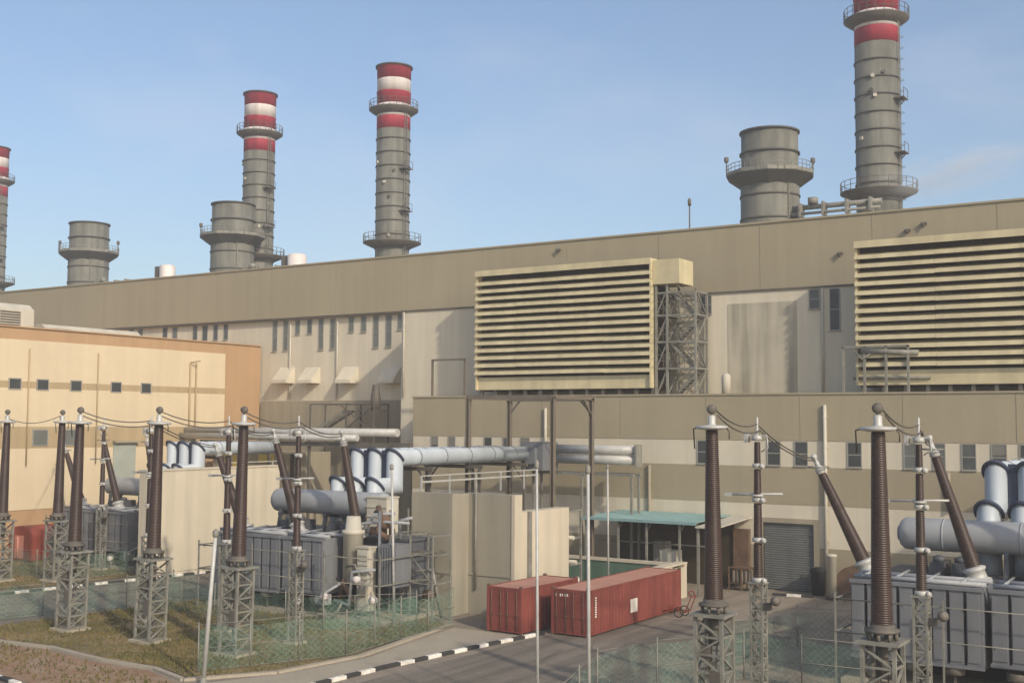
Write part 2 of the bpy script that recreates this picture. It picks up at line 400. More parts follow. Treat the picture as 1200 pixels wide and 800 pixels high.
mb = MB(); mb.box(-230, -68.95, YW - .50, YW - .002, 22.74, 22.91); mb.build('soffit_shade', STEELD, hall, world=True)  # dark strip painting the shadow line under the band
mb = MB(); mb.box(-68.95, 45, YB - .12, YW - .6, 22.28, 22.42); mb.build('soffit_shade', STEELD, hall, world=True)  # painted shadow line continued along the projecting wall top
# annex
AXL, AXR = -64.6, 45
mb = MB(); mb.box(AXL, AXR, YF, YB - .01, 10.82, 14.15); mb.box(AXL, AXR, YF, YB - .01, 6.2, 8.92)
for a, b in ((AXL, -32.1), (-28.3, AXR)): mb.box(a, b, YF + .003, YB - .02, 0.002, 3.2)
mb.build('annex_wall', OLIVE, hall, world=True)
mb = MB(); mb.box(AXL + .02, AXR, YF + .04, YB - .015, 8.92, 10.82); mb.box(AXL + .02, -32.1, YF + .02, YB - .03, 4.85, 6.2); mb.box(-28.3, AXR, YF + .02, YB - .03, 4.85, 6.2)
mb.box(AXL + .02, -32.1, YF + .03, YB - .04, 3.2, 4.85); mb.box(-28.3, AXR, YF + .03, YB - .04, 3.2, 4.85); mb.box(-32.1, -28.3, YF + .03, YB - .04, 4.86, 6.2)
mb.build('pale_window_strip', CREAMW, hall, world=True)
mb = MB(); mb.box(-32.6, -32.1, YF - .05, YF + .3, 0.004, 5.2); mb.box(-28.3, -27.9, YF - .05, YF + .3, 0.004, 5.2); mb.box(-32.1, -28.3, YF - .05, YF + .3, 4.85, 5.2)
mb.build('door_surround', LOWOLV, hall, world=True)
mb = MB(); mb.box(AXL - .08, AXR, YF - .08, YF + .5, 14.15, 14.28); mb.build('parapet_coping', OLIVE, hall, world=True)
mb = MB()
z = .05
while z < 4.8:
    mb.prism([(YF + .22, z), (YF + .16, z + .04), (YF + .16, z + .12), (YF + .22, z + .16), (YF + .3, z + .16), (YF + .3, z)], 0, -32.1, -28.3); z += .165
rd = mb.build('roller_door', ROLLER, hall, world=True)
rd['label'] = 'grey roller shutter door in the annex wall'
mb = MB(); mb.box(-29.3, -29.1, YF + .1, YF + .16, 1.0, 1.3); mb.build('handle', STEELD, rd, world=True)

WR = random.Random(5)
GLASSM = mat('dusty window pane', (0.085, 0.09, 0.085), 0.35, 0.3, 0.9, spec=0.5)
BLIND = mat('drawn window blind', (0.20, 0.19, 0.16), 0.8, 0.15, 0.8)
def window(x0, x1, z0, z1, y, pane=GLASSD, bars=0):
    mb = MB(); t = .07
    for a in ((x0 - t, x0, z0 - t, z1 + t), (x1, x1 + t, z0 - t, z1 + t)): mb.box(a[0], a[1], y - .06, y + .02, a[2], a[3])
    mb.box(x0, x1, y - .06, y + .02, z1, z1 + t); mb.box(x0, x1, y - .06, y + .02, z0 - t, z0)
    for k in range(bars):
        zz = z0 + (z1 - z0) * (k + 1) / (bars + 1); mb.box(x0, x1, y - .045, y - .012, zz - .03, zz + .03)
    w = mb.build('window', FRAMEM, hall, world=True)
    mb = MB(); mb.box(x0 - .1, x1 + .1, y - .14, y - .061, z0 - .12, z0 - .06); mb.build('sill', FRAMEM, w, world=True)
    zb_ = z0 + (z1 - z0) * WR.choice((0, 0, 0, .35, .5, .6)) if pane is GLASSD else z0
    mb = MB(); mb.box(x0, x1, y - .03, y - .004, z0, z1); mb.build('pane', WR.choice((pane, pane, GLASSM)), w, world=True)
    if zb_ > z0: mb = MB(); mb.box(x0 + .04, x1 - .04, y - .034, y - .0305, zb_, z1 - .02); mb.build('blind', BLIND, w, world=True)
def window_px(x0, x1, y0, y1, Y, **k):
    a = AY(x0, y0, Y); b = AY(x1, y1, Y); window(a.x, b.x, b.z, min(a.z, 22.6 if Y > 90 else 22.15), Y, **k)
HI = [(152, 156, 386, 395), (163, 167, 386, 395), (191.5, 196, 384, 397), (203, 207.5, 383, 397), (227, 231, 381, 398), (238, 243, 381, 399), (251, 255, 380, 398), (263, 267, 380, 397),
      (320.6, 324.4, 376, 411), (333, 337, 376, 410), (346.8, 351.2, 375, 391), (361, 365.4, 375, 390), (374.3, 378.6, 374, 409), (388, 392, 374, 408), (409.5, 414.3, 372, 388), (424, 429, 371, 388), (438.3, 443.3, 370, 406.5), (453, 458.5, 369.5, 405.5), (467, 471.5, 368, 385.5),
      (822.5, 833.5, 345, 367), (949, 960, 340, 361), (973, 984, 339, 386)]
for w in HI: window_px(*w, YW if w[0] < 472 else YB, pane=GLASSG if w[0] < 900 else GLASSD, bars=1 if w[3] - w[2] > 20 else 0)
LO = [(506, 513), (526, 533), (546, 552), (568, 576), (590, 597), (611, 620), (818, 833), (900, 914), (932, 946), (994, 1009), (1060, 1073), (1094, 1107), (1128, 1143), (1163, 1179), (1196, 1212)]
for a, b in LO:
    p = AY(a, 530, YF + .04); q = AY(b, 530, YF + .04); window(p.x, q.x, 9.05, 10.7, YF + .04, pane=GLASSG if a in (1060, 1094) else GLASSD, bars=1)
# dirt-stained panels, seams and downpipes
p = AY(853, 352, YB); q = AY(935, 458, YB)
mb = MB(); mb.box(p.x, q.x, YB - .03, YB - .001, 14.2, 21.4); mb.build('stained_panel', STAINW, hall, world=True)
for i, px in enumerate((341, 396, 472, 620, 965)):
    yy = YW if px < 470 else YB
    x = AY(px, 420, yy).x + (.2 if px == 472 else 0); mb = MB()
    mb.tube((x, yy - .14, 14.3), (x, yy - .14, 22.25), .09, n=8)
    for zz in (16, 18.5, 21): mb.box(x - .13, x + .13, yy - .2, yy - .001, zz, zz + .08)
    mb.build('downpipe', CREAMC, hall, world=True)
for px, z0, z1, mt in ((640, 8.9, 13.2, CREAMC), (968, 1.0, 13.4, CREAMC), (762, .2, 8.8, LOWOLV), (1112, 6.2, 8.8, LOWOLV)):
    x = AY(px, 560, YF).x; mb = MB(); mb.tube((x, YF - .14, z0), (x, YF - .14, z1), .13, n=8)
    zz = z0 + .5
    while zz < z1: mb.box(x - .18, x + .18, YF - .2, YF - .001, zz, zz + .08); zz += 2.2
    mb.build('downpipe', mt, hall, world=True)
x = -200
while x < 45:
    mb = MB(); mb.box(x, x + .035, YW - .575, YW - .551, 22.95, 28.3); mb.build('cladding_seam', LOWOLV, hall, world=True); x += 9.15
x = AXL + 6.1
while x < 20:
    mb = MB(); mb.box(x, x + .03, YF - .022, YF - .001, 10.9, 14.1); mb.build('cladding_seam', LOWOLV, hall, world=True); x += 7.32
# fittings on the upper band
for px, py in ((655, 293), (985, 297), (1083, 262), (1064, 270)):
    p = AY(px, py, YW - .6); mb = MB(); mb.box(p.x - .22, p.x + .22, YW - .85, YW - .6, p.z - .08, p.z + .08); mb.tube((p.x, YW - .8, p.z - .06), (p.x, YW - .8, p.z - .28), .07, n=8); mb.build('band_lamp', STEELD, hall, world=True)
# sloping hood awnings on the pale wall
for i, px in enumerate((345, 375, 420, 470)):
    p = AY(px, 449, YW); x1 = p.x; x0 = x1 - 2.0; zb = p.z
    mb = MB(); mb.prism([(YW, zb), (YW - 1.3, zb), (YW - 1.3, zb + .35), (YW, zb + 1.7)], 0, x0, x1)
    mb.prism([(YW - .08, zb - .02), (YW - 1.2, zb - .02), (YW - 1.2, zb - .004), (YW - .08, zb - .004)], 0, x0 + .1, x1 - .1)
    mb.build('vent_hood', CREAMW, hall, world=True)

# rooftop small things
def on_roof(px, y): return AY(px, 300, y).x
x = on_roof(808, 95)
p = AY(808, 241, 94)
mb = MB(); mb.lathe([(.22, 28.3), (.22, 28.5), (.07, 28.55), (.06, p.z)], (p.x, 94, 0), n=8); mb.lathe([(.16, p.z), (.16, p.z + .5), (.02, p.z + .7)], (p.x, 94, 0), n=8)
tag(mb.build('roof_mast', STEELD, base=(p.x, 94, 28.3)), 'thin dark mast standing on the hall roof edge', 'mast')
for px, py, s, lab in ((348, 312, 1.45, 'white cylindrical tank on the hall roof beside the left bypass stack'), (196, 325, 1.3, 'small white roof tank between the two left bypass stacks')):
    p = AY(px, py, 112); t = thing('roof_tank', lab, 'tank', (p.x, 112, 28.3), 'white tanks on the hall roof')
    p2 = AY(px, py - 14, 112); mb = MB(); mb.lathe([(s * .8, 28.36), (s * .85, 28.6), (s * .85, p2.z - .2), (s * .7, p2.z), (.1, p2.z + .15)], (p.x, 112, 0), n=20); mb.build('shell', WHITE, t, world=True)
    mb = MB(); mb.lathe([(s * .9, 0), (s * .9, .15)], (p.x, 112, 28.3 + (p2.z - 28.3) * .5), n=20); mb.build('band', STEEL, t, world=True)
    mb = MB(); mb.box(p.x - s * 1.6, p.x - s * .9, 111.5, 112.5, 28.3, p2.z - .1); mb.build('pump_box', STEELD, t, world=True)

# ---------------------------------------------------------------- stacks
YS = 130.0
def platform(mb, x, y, z, r, R, n=24, rail=True):
    """annular walkway with conical brackets and a rail"""
    mb.lathe([(r + .02, z - .9), (R, z - .12), (R, z), (r + .02, z)], (x, y, 0), n=n)
    if rail:
        for h in (.55, 1.1):
            mb.path([(x + (R - .05) * math.cos(2 * PI * i / n), y + (R - .05) * math.sin(2 * PI * i / n), z + h) for i in range(n + 1)], .035, 5)
        for i in range(0, n):
            a = 2 * PI * i / n; mb.bar((x + (R - .05) * math.cos(a), y + (R - .05) * math.sin(a), z), (x + (R - .05) * math.cos(a), y + (R - .05) * math.sin(a), z + 1.1), .06)
def thin_stack(cx_px, ytop, label, y=YS, dz=0.0):
    x = AY(cx_px, 200, y).x
    D = 2.38; H = 63.0
    t = thing('chimney', label, 'chimney', (x, y, 0), 'tall striped chimneys')
    zr = [(62.5, 60.6, RED, .18), (60.6, 58.8, WHITE, .0), (58.8, 57.0, RED, .08), (56.1, 55.2, WHITE, .0), (55.2, 53.4, RED, .0)]
    zr = [(a + dz, b + dz, c, d) for a, b, c, d in zr]
    mb = MB(); mb.lathe([(D * 1.02, 0), (D, 53.4 + dz)], (x, y, 0), n=40); mb.build('shaft', STACK, t, world=True)
    for a, b, mt, e in zr:
        mb = MB(); mb.lathe([(D + .02, b), (D + .02 + e * .3, a - .1), (D + .02 + e, a)], (x, y, 0), n=40)
        mb.build('red_band' if mt is RED else 'white_band', mt, t, world=True)
    mb = MB(); mb.lathe([(D + .03, 56.1 + dz), (D + .03, 57.0 + dz)], (x, y, 0), n=40); mb.build('white_band', WHITE, t, world=True)
    mb = MB(); mb.lathe([(D + .28, 62.4 + dz), (D + .28, 62.62 + dz), (D - .2, 62.62 + dz), (D - .2, 62.4 + dz)], (x, y, 0), n=40); mb.build('rim', STACKR, t, world=True)
    z = 32.4
    while z < 53 + dz:
        mb = MB(); mb.lathe([(D + .02, z), (D + .12, z), (D + .12, z + .16), (D + .02, z + .13)], (x, y, 0), n=40); mb.build('flange_ring', STACKR, t, world=True); z += 1.95
    mb = MB(); platform(mb, x, y, 56.4 + dz, D, D + 1.15); up = mb.build('upper_platform', STEELD, t, world=True)
    mb = MB(); platform(mb, x, y, 37.3 + dz * .4, D, D + 1.75); mb.build('lower_platform', STEELD, t, world=True)
    rs = random.Random(int(cx_px)); 
    for k in range(5):
        a = rs.uniform(-2.6, -.6); z = rs.uniform(38, 52); mb = MB(); q = Vector((x + D * math.cos(a), y + D * math.sin(a), z)); dd = Vector((math.cos(a), math.sin(a), 0))
        mb.tube(q - dd * .05, q + dd * .22, .22, n=10); mb.build('sample_port', STACKR if k % 2 else CREAMC, t, world=True)
    # ladder with cage and rest platforms on the right side
    lx, ly = x + D * .93 + .25, y - .4
    mb = MB()
    for s in (-.25, .25): mb.bar((lx + .1, ly + s, 33), (lx + .1, ly + s, 57), .07)
    z = 33.2
    while z < 56.5: mb.bar((lx + .1, ly - .25, z), (lx + .1, ly + .25, z), .04); z += .6
    z = 34
    while z < 55.6:
        mb.path([(lx + .1 + .45 * math.sin(a), ly + .38 * math.cos(a), z) for a in (0, .6, 1.2, 1.57, 1.95, 2.5, PI)], .03, 5); z += 1.2
    mb.build('ladder', STEEL, t, world=True)
    for z in (47.5, 41.5):
        mb = MB(); mb.box(lx - .3, lx + .75, ly - .9, ly + .9, z, z + .12); mb.bar((lx + .7, ly, z), (lx - .3, ly, z - 1.1), .1)
        for s in (-.85, .85): mb.bar((lx + .7, ly + s, z), (lx + .7, ly + s, z + 1.1), .05)
        mb.bar((lx + .7, ly - .85, z + 1.1), (lx + .7, ly + .85, z + 1.1), .05); mb.build('rest_platform', STEELD, t, world=True)
    return t
thin_stack(1029.5, -10, 'tall grey chimney with red and white bands, rightmost of the row and nearest', dz=.55)
thin_stack(460.5, 77, 'red and white banded chimney standing alone near the middle of the hall roof')
thin_stack(303.5, 108, 'red and white banded chimney right behind the left wide stack')
thin_stack(-6, 174, 'banded chimney cut by the left edge of the photo')

def wide_stack(cx_px, label):
    y = YS - 6; x = AY(cx_px, 200, y).x; R = 3.1
    t = thing('bypass_stack', label, 'chimney', (x, y, 0), 'wide short grey stacks')
    mb = MB(); mb.lathe([(R + .1, 0), (R + .1, 39.1), (R, 39.2), (R, 44.3), (R - .12, 44.3), (R - .12, 43.6)], (x, y, 0), n=48); mb.build('shell', STACK, t, world=True)
    for z in (34.3, 36.9, 41.7, 44.1): mb = MB(); mb.lathe([(R + .04, z), (R + .2, z), (R + .2, z + .2), (R + .04, z + .15)], (x, y, 0), n=48); mb.build('flange_ring', STACKR, t, world=True)
    n = 10; Rp = R + 1.75; z = 39.3
    mb = MB(); mb.lathe([(R + .1, z - 1.3), (Rp, z - .1), (Rp, z + .08), (R + .02, z + .08)], (x, y, 0), n=n, smooth=False)
    pb = mb.build('platform', STACKR, t, world=True)
    mb = MB(); mb.lathe([(Rp + .02, z - .02), (Rp + .04, z + .35), (Rp - .02, z + .35)], (x, y, 0), n=n, smooth=False)
    for i in range(40):
        a = 2 * PI * (i + .5) / 40; q = (x + (Rp - .15) * math.cos(a), y + (Rp - .15) * math.sin(a))
        mb.bar((q[0], q[1], z), (q[0], q[1], z + 1.15), .05)
    for h in (.7, 1.15): mb.path([(x + (Rp - .1) * math.cos(2 * PI * i / 20), y + (Rp - .1) * math.sin(2 * PI * i / 20), z + h) for i in range(21)], .04, 5)
    mb.build('railing', STEEL, t, world=True)
    for s in (-1, 1):
        a = math.radians(33) + (PI if s < 0 else 0)
        q = Vector((x + (Rp - .05) * math.cos(a), y + (Rp - .05) * math.sin(a), z)); mb = MB()
        mb.bar(q, q + Vector((0, 0, 1.7)), .09); mb.lathe([(.1, 1.5), (.26, 1.7), (.26, 2.1), (.1, 2.2)], q, n=10); mb.build('warning_lamp', STEELD, t, world=True)
    q = Vector((x + R * .82, y - R * .62, 0)); mb = MB()
    for s in (-.3, .3): mb.bar((q.x + s * .84, q.y + s * .54, 28), (q.x + s * .84, q.y + s * .54, z), .1)
    zz = 28.4
    while zz < z - .3: mb.bar((q.x - .25, q.y - .16, zz), (q.x + .25, q.y + .16, zz), .05); zz += .5
    mb.build('ladder', STEEL, t, world=True)
    # horizontal duct linking to the neighbouring chimney
    return t, x, y
for px, lab, L in ((902, 'wide grey open-topped stack with octagonal walkway beside the nearest tall chimney', 9.5), (274.5, 'wide grey stack overlapping the base of a banded chimney on the left', 12), (107, 'wide grey stack farthest left on the roof, standing clear', 9.5)):
    t, x, y = wide_stack(px, lab)
    mb = MB(); zc = 35.3 if px > 500 else 33.9
    mb.tube((x + 3, y - 1, zc), (x + 3 + L, y - 1, zc), .28, n=12); mb.tube((x + 3, y - 1.6, zc - .75), (x + 3 + L, y - 1.6, zc - .75), .16, n=8)
    for k in range(4):
        xx = x + 4 + k * (L - 2) / 3; mb.box(xx - .12, xx + .12, y - 1.9, y - .6, zc - 1.1, zc + .38)
    mb.tube((x + 5.2, y - 1, zc + .3), (x + 5.2, y - 1, zc + 1.0), .55, n=12)
    mb.build('link_duct', STEEL, t, world=True)

# faint smoke drifting right of the nearest chimney
def smoke():
    a = AY(1020, 226, YS - 4); b = AY(1230, 172, YS - 4)
    mid = (a + b) / 2; L = (b - a).length / 2
    bm = bmesh.new(); bmesh.ops.create_uvsphere(bm, u_segments=32, v_segments=20, radius=1)
    me = bpy.data.meshes.new('smoke_plume'); bm.to_mesh(me); bm.free()
    o = bpy.data.objects.new('smoke_plume', me); COL.objects.link(o)
    o.location = mid; d = (b - a).normalized(); o.rotation_euler = (0, -math.atan2(d.z, d.x), 0)
    o.scale = (L * 1.15, 3.0, 2.7)
    M_ = bpy.data.materials.new('thin grey smoke'); M_.use_nodes = True; n = M_.node_tree.nodes; l = M_.node_tree.links
    n.remove(n['Principled BSDF']); pv = n.new('ShaderNodeVolumePrincipled'); pv.inputs['Color'].default_value = (.97, .97, .97, 1)
    tc = n.new('ShaderNodeTexCoord'); ln = n.new('ShaderNodeVectorMath'); ln.operation = 'LENGTH'; l.new(tc.outputs['Object'], ln.inputs[0])
    inv = n.new('ShaderNodeMapRange'); inv.inputs['From Min'].default_value = 1; inv.inputs['From Max'].default_value = .1
    l.new(ln.outputs['Value'], inv.inputs[0])
    nz = n.new('ShaderNodeTexNoise'); nz.inputs['Scale'].default_value = 2.2; nz.inputs['Detail'].default_value = 4; l.new(tc.outputs['Object'], nz.inputs[0])
    mr = n.new('ShaderNodeMapRange'); mr.inputs['From Min'].default_value = .38; mr.inputs['From Max'].default_value = .7; mr.inputs['To Max'].default_value = .42
    l.new(nz.outputs[0], mr.inputs[0])
    mu = n.new('ShaderNodeMath'); mu.operation = 'MULTIPLY'; l.new(inv.outputs[0], mu.inputs[0]); l.new(mr.outputs[0], mu.inputs[1])
    l.new(mu.outputs[0], pv.inputs['Density']); l.new(pv.outputs[0], n['Material Output'].inputs['Volume'])
    me.materials.append(M_)
    o['label'] = 'faint grey smoke drifting right from the base of the nearest chimney'; o['category'] = 'smoke'; o['kind'] = 'stuff'
smoke()

# ---------------------------------------------------------------- intake filter houses with louvres
LR = random.Random(3)
def filter_house(x0, x1, label, n=13):
    y0, y1 = 84.3, 86.9; zb, zt = 14.3, 25.1
    t = thing('air_intake_house', label, 'air intake', ((x0 + x1) / 2, 87, 14.2), 'louvred air intake houses')
    mb = MB(); mb.box(x0 + .1, x1 - .1, y0 + .5, y1, zb + .4, zt - .35); mb.build('filter_chamber', DARKIN, t, world=True)  # dark colour stands for the shade behind the blades
    mb = MB(); mb.box(x0, x1, y0 - .45, y1, zt - .34, zt); mb.box(x0, x1, y0 - .5, y0 - .44, zt - .5, zt - .02); mb.build('roof_cap', YEL, t, world=True)
    sp_ = (zt - .55 - (zb + 1.9)) / n
    lv = MB()
    for k in range(n):
        z = zb + 1.9 + k * sp_
        # drooping hood blade: sloping top, small front lip
        nseg = 4
        for q in range(nseg):
            dz = LR.uniform(-.018, .018); dy = LR.uniform(-.015, .015); xa_ = x0 + (x1 - x0) * q / nseg; xb_ = x0 + (x1 - x0) * (q + 1) / nseg - .02
            lv.prism([(y0 + .45 + dy, z + sp_ * .62 + dz), (y0 - .42 + dy, z + .14 + dz), (y0 - .46 + dy, z - .12 + dz), (y0 - .41 + dy, z - .13 + dz), (y0 - .36 + dy, z + .09 + dz), (y0 + .45 + dy, z + sp_ * .54 + dz)], 0, xa_, xb_)
    lv.build('louvre_bank', YEL, t, world=True)
    mb = MB(); mb.box(x0, x1, y0 - .05, y0 + .5, zb + .5, zb + 1.55); mb.build('lower_panel', YEL, t, world=True)
    mb = MB()
    for xx in (x0 + .06, x1 - .1):
        mb = MB(); mb.box(xx - .06, xx + .08, y0 - .3, y0 + .5, zb + .5, zt - .36); mb.build('corner_post', YEL, t, world=True)
    mb = MB(); x = x0 + .2
    while x < x1: mb.box(x, x + .25, y0 + .1, y0 + .4, 14.0, zb + .5); x += 1.5
    mb.box(x0, x1, y0 + .41, y1, 14.16, 14.35)
    mb.build('base_frame', STEELD, t, world=True)
    return t
fh = filter_house(-58.4, -41.5, 'yellowish louvred air intake house with a steel stair tower on its right')
# cream hood and side stair lattice
mb = MB(); mb.prism([(84.3, 23.0), (86.9, 23.0), (86.9, 24.95), (84.3, 24.95)], 0, -41.48, -39.2); mb.build('side_hood', YEL, fh, world=True)
t = thing('stair_tower', 'lattice steel stair tower climbing the right side of the middle air intake house', 'stairs', (-39.7, 85.6, 14.2))
mb = MB()
XS = (-41.3, -40.35, -37.95); YS_ = (84.5, 86.7)
for x in XS:
    for y in YS_: mb.bar((x, y, 14.2), (x, y, 22.95 if x < -40 else 22.3), .17)
for z in (16.3, 18.4, 20.5, 22.3):
    for y in YS_: mb.bar((XS[0], y, z), (XS[2], y, z), .13)
    for x in XS: mb.bar((x, YS_[0], z), (x, YS_[1], z), .13)
for k, z in enumerate((14.2, 16.3, 18.4, 20.5)):
    for x in XS: mb.bar((x, YS_[k % 2], z), (x, YS_[1 - k % 2], z + 2.1), .09)
    mb.bar((XS[0], YS_[1], z), (XS[1], YS_[1], z + 2.1), .09); mb.bar((XS[1], YS_[0], z + 2.1), (XS[0], YS_[0], z), .08)
    mb.bar((XS[1], YS_[1], z + 2.1), (XS[2], YS_[1], z), .09)
mb.build('frame', STEEL, t, world=True)
for k, z in enumerate((14.25, 16.35, 18.45, 20.5)):
    mb = MB()
    a, b = ((-40.2, -38.1) if k % 2 == 0 else (-38.1, -40.2))
    yc = 85.1 if k % 2 else 86.0
    for s in (-.4, .4): mb.bar((a, yc + s, z), (b, yc + s, z + 2.0), .05, .22); mb.bar((a, yc + s, z + 1.0), (b, yc + s, z + 3.0), .05)
    for j in range(9):
        xx = a + (b - a) * (j + .5) / 9; mb.box(xx - .14, xx + .14, yc - .4, yc + .4, z + 2.0 * (j + .5) / 9, z + 2.0 * (j + .5) / 9 + .04)
    mb.build('flight', STEEL, t, world=True)
for z in (16.3, 18.4, 20.5):
    mb = MB(); mb.box(-41.2, -40.3, 84.6, 86.7, z + .07, z + .13)
    for h in (.6, 1.1): mb.bar((XS[0], 84.5, z + h), (XS[2], 84.5, z + h), .06)
    for k in range(1, 6): mb.bar((XS[0] + k * .6, 84.5, z), (XS[0] + k * .6, 84.5, z + 1.1), .04)
    mb.build('landing', STEELD, t, world=True)
filter_house(-25.3, -3.0, 'yellowish louvred air intake house at the right edge')

# pipe frames on the annex roof
def roof_frame(label, x0, x1, y0, zt, nx=2, mt=STEELD, arms=False):
    t = thing('roof_portal', label, 'steel frame', ((x0 + x1) / 2, y0, 14.2), 'portal frames on the annex roof')
    for k in range(nx):
        x = x0 + (x1 - x0) * k / (nx - 1); mb = MB(); mb.bar((x, y0, 14.16), (x, y0, zt), .16); mb.box(x - .2, x + .2, y0 - .2, y0 + .2, 14.1, 14.2); mb.build('post', mt, t, world=True)
    mb = MB(); mb.bar((x0 - .08, y0, zt), (x1 + .08, y0, zt), .16); mb.build('beam', mt, t, world=True)
    if arms:
        mb = MB(); mb.tube((x0 + .6, y0 + .4, 15.3), (x1 + 1.4, y0 + .4, 15.3), .12, n=8); mb.tube((x0 + 1.3, y0, zt - .3), (x1 + .7, y0 + .1, zt - .5), .2, n=10); mb.path([(x0 + .8, y0, zt - .3), (x0 + 1.4, y0 - .1, zt - .9), (x0 + 2.2, y0, zt - .3)], .07, 6); mb.build('pipe', STEEL, t, world=True)
p = AY(507, 422, 83.75); q = AY(545, 420, 83.75)
roof_frame('thin portal frame on the annex roof left of the middle air intake house', p.x, q.x, 83.75, p.z, mt=BROWNST)
p = AY(988, 407, 83.75); q = AY(1064, 411, 83.75)
roof_frame('pale pipe portal frame with fittings on the annex roof before the right air intake house', p.x, q.x, 83.75, p.z, nx=4, mt=STEEL, arms=True)
mb = MB()
p = AY(851, 450, 85); mb.lathe([(.35, 14.2), (.35, 15.6), (.25, 15.8), (.05, 15.9)], (p.x, 85, 0), n=14)
tag(mb.build('vent_drum', CREAMC, base=(p.x, 85, 14.2)), 'small cream vent drum on the annex roof right of the stair tower', 'vent')

# ---------------------------------------------------------------- tan building at the left
XT = -91.75
tb = thing('control_building', 'tan control building with a brown roof edge and small square windows, at the left edge', 'building', (XT - 10, 80, 0))
def TX(px, py): return AX(px, py, XT)
yA, yB = 50.0, YW - .4
mb = MB(); mb.box(XT - 30, XT - .06, yA, yB, 0, 20.0); mb.build('brown_wall', TAND, tb, world=True)
ycr = TX(264, 430).y
mb = MB(); mb.box(XT - .08, XT, yA, ycr, 15.35, 18.95); mb.box(XT - .08, XT, yA, ycr, 11.4, 14.75); mb.box(XT - .08, XT, yA, 81.5, 4.2, 9.5); mb.build('tan_panel', TAN, tb, world=True)
mb = MB(); mb.box(XT - .08, XT - .01, yA, ycr, 14.75, 15.35); mb.box(XT - .08, XT - .01, yA, ycr, 9.5, 11.4); mb.build('ochre_band', TANB, tb, world=True)
mb = MB(); mb.box(XT - 30.1, XT + .1, yA - .1, yB, 20.0, 20.12); mb.build('roof_coping', TAND, tb, world=True)
for px in (17.5, 50, 89, 136, 171):
    c = TX(px, 443 + px * .05); mb = MB(); mb.box(XT + .001, XT + .06, c.y - .62, c.y + .62, 14.6, 15.62); w = mb.build('window', FRAMEM, tb, world=True)
    mb = MB(); mb.box(XT + .061, XT + .075, c.y - .52, c.y + .52, 14.7, 15.52); mb.build('pane', GLASSD, w, world=True)
for px, hw, za, zb_ in ((47, .8, 9.7, 11.2), (83, .8, 9.7, 11.2)):
    c = TX(px, 510); mb = MB(); mb.box(XT + .001, XT + .06, c.y - hw, c.y + hw, za, zb_); w = mb.build('window', FRAMEM, tb, world=True)
    mb = MB(); mb.box(XT + .061, XT + .075, c.y - hw + .1, c.y + hw - .1, za + .1, zb_ - .1); mb.build('pane', GLASSG, w, world=True)
c0 = TX(132, 540); c1 = TX(158, 540)
mb = MB(); mb.box(XT + .002, XT + .1, c0.y, c1.y, 6.3, 9.9); w = mb.build('shutter', mat('pale grey green shutter', (.34, .36, .31), .7), tb, world=True)
mb = MB(); mb.box(XT + .05, XT + .5, c0.y - .1, c1.y + .1, 9.9, 10.1); mb.build('lintel', LOWOLV, w, world=True)
for px in (33, 114, 222, 229):
    c = TX(px, 440); mb = MB(); mb.tube((XT + .12, c.y, 8), (XT + .12, c.y, 18.2 if px < 200 else 17.8), .06 if px < 200 else .09, n=8)
    if px == 222: mb.tube((XT + .12, c.y, 17.8), (XT + 1.0, c.y + .5, 18.0), .07, n=8)
    mb.build('wall_pipe', TANB, tb, world=True)
# roof plant on the tan building
for x0, y0, x1, y1, z1, lab in ((XT - 9, 62, XT - 3, 66, 22.4, 'boxy cream air handling unit on the tan building roof at the left edge'), (XT - 12, 68, XT - 4, 79, 20.9, 'long low cream roof cover on the tan building roof')):
    t = thing('roof_unit', lab, 'roof unit', ((x0 + x1) / 2, (y0 + y1) / 2, 20.12))
    mb = MB(); mb.prism([(x0, 20.15), (x1, 20.15), (x1, z1 - .5), (x1 - .7, z1), (x0 + .7, z1), (x0, z1 - .5)], 1, y0, y1); mb.build('casing', CREAMC, t, world=True)
    mb = MB()
    for k in range(6): zz = 20.4 + k * (z1 - 21) / 6; mb.box(x1 + .002, x1 + .09, y0 + .6, y0 + 2.6, zz, zz + .1)
    mb.build('grille', STEELD, t, world=True)

# ---------------------------------------------------------------- firewalls
def wall_thing(label, boxes, mt, loc, extra=None, name='firewall'):
    t = thing(name, label, 'wall', loc, 'concrete firewalls between the transformers'); mb = MB()
    for b in boxes: mb.box(*b)
    mb.build('concrete_slab', mt, t, world=True)
    return t
w1 = wall_thing('long sunlit cream firewall left of the middle transformer', [(-73.0, -72.2, 60.4, 74.6, .002, 8.15)], CONC, (-72.6, 67, 0))
mb = MB(); mb.box(-73.08, -72.12, 60.32, 74.7, 8.15, 8.27); mb.build('coping', CONC, w1, world=True)
w2 = wall_thing('stepped cream firewall, shaded faces coloured grey, right of the middle transformer, behind the containers', [(-46.7, -43.5, 60.2, 60.9, .002, 7.55), (-44.2, -43.5, 60.9, 61.99, .002, 7.5), (-43.98, -40.25, 62.0, 62.8, .002, 7.5)], CONCG, (-43, 62, 0))
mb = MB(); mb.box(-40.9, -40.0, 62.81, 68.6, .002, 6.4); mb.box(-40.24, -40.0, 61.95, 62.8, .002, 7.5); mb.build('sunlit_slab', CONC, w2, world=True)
mb = MB(); mb.box(-40.0, -39.85, 63.4, 63.75, .002, 6.42); mb.tube((-42.9, 61.9, 1.5), (-42.9, 61.9, 7.9), .07, n=8); mb.build('rib', STEEL, w2, world=True)
mb = MB(); mb.box(-46.7, -43.5, 60.14, 60.2, 2.6, 2.75); mb.box(-43.9, -40.3, 61.94, 62.0, 2.4, 2.55); mb.build('ledge', CONCG, w2, world=True)

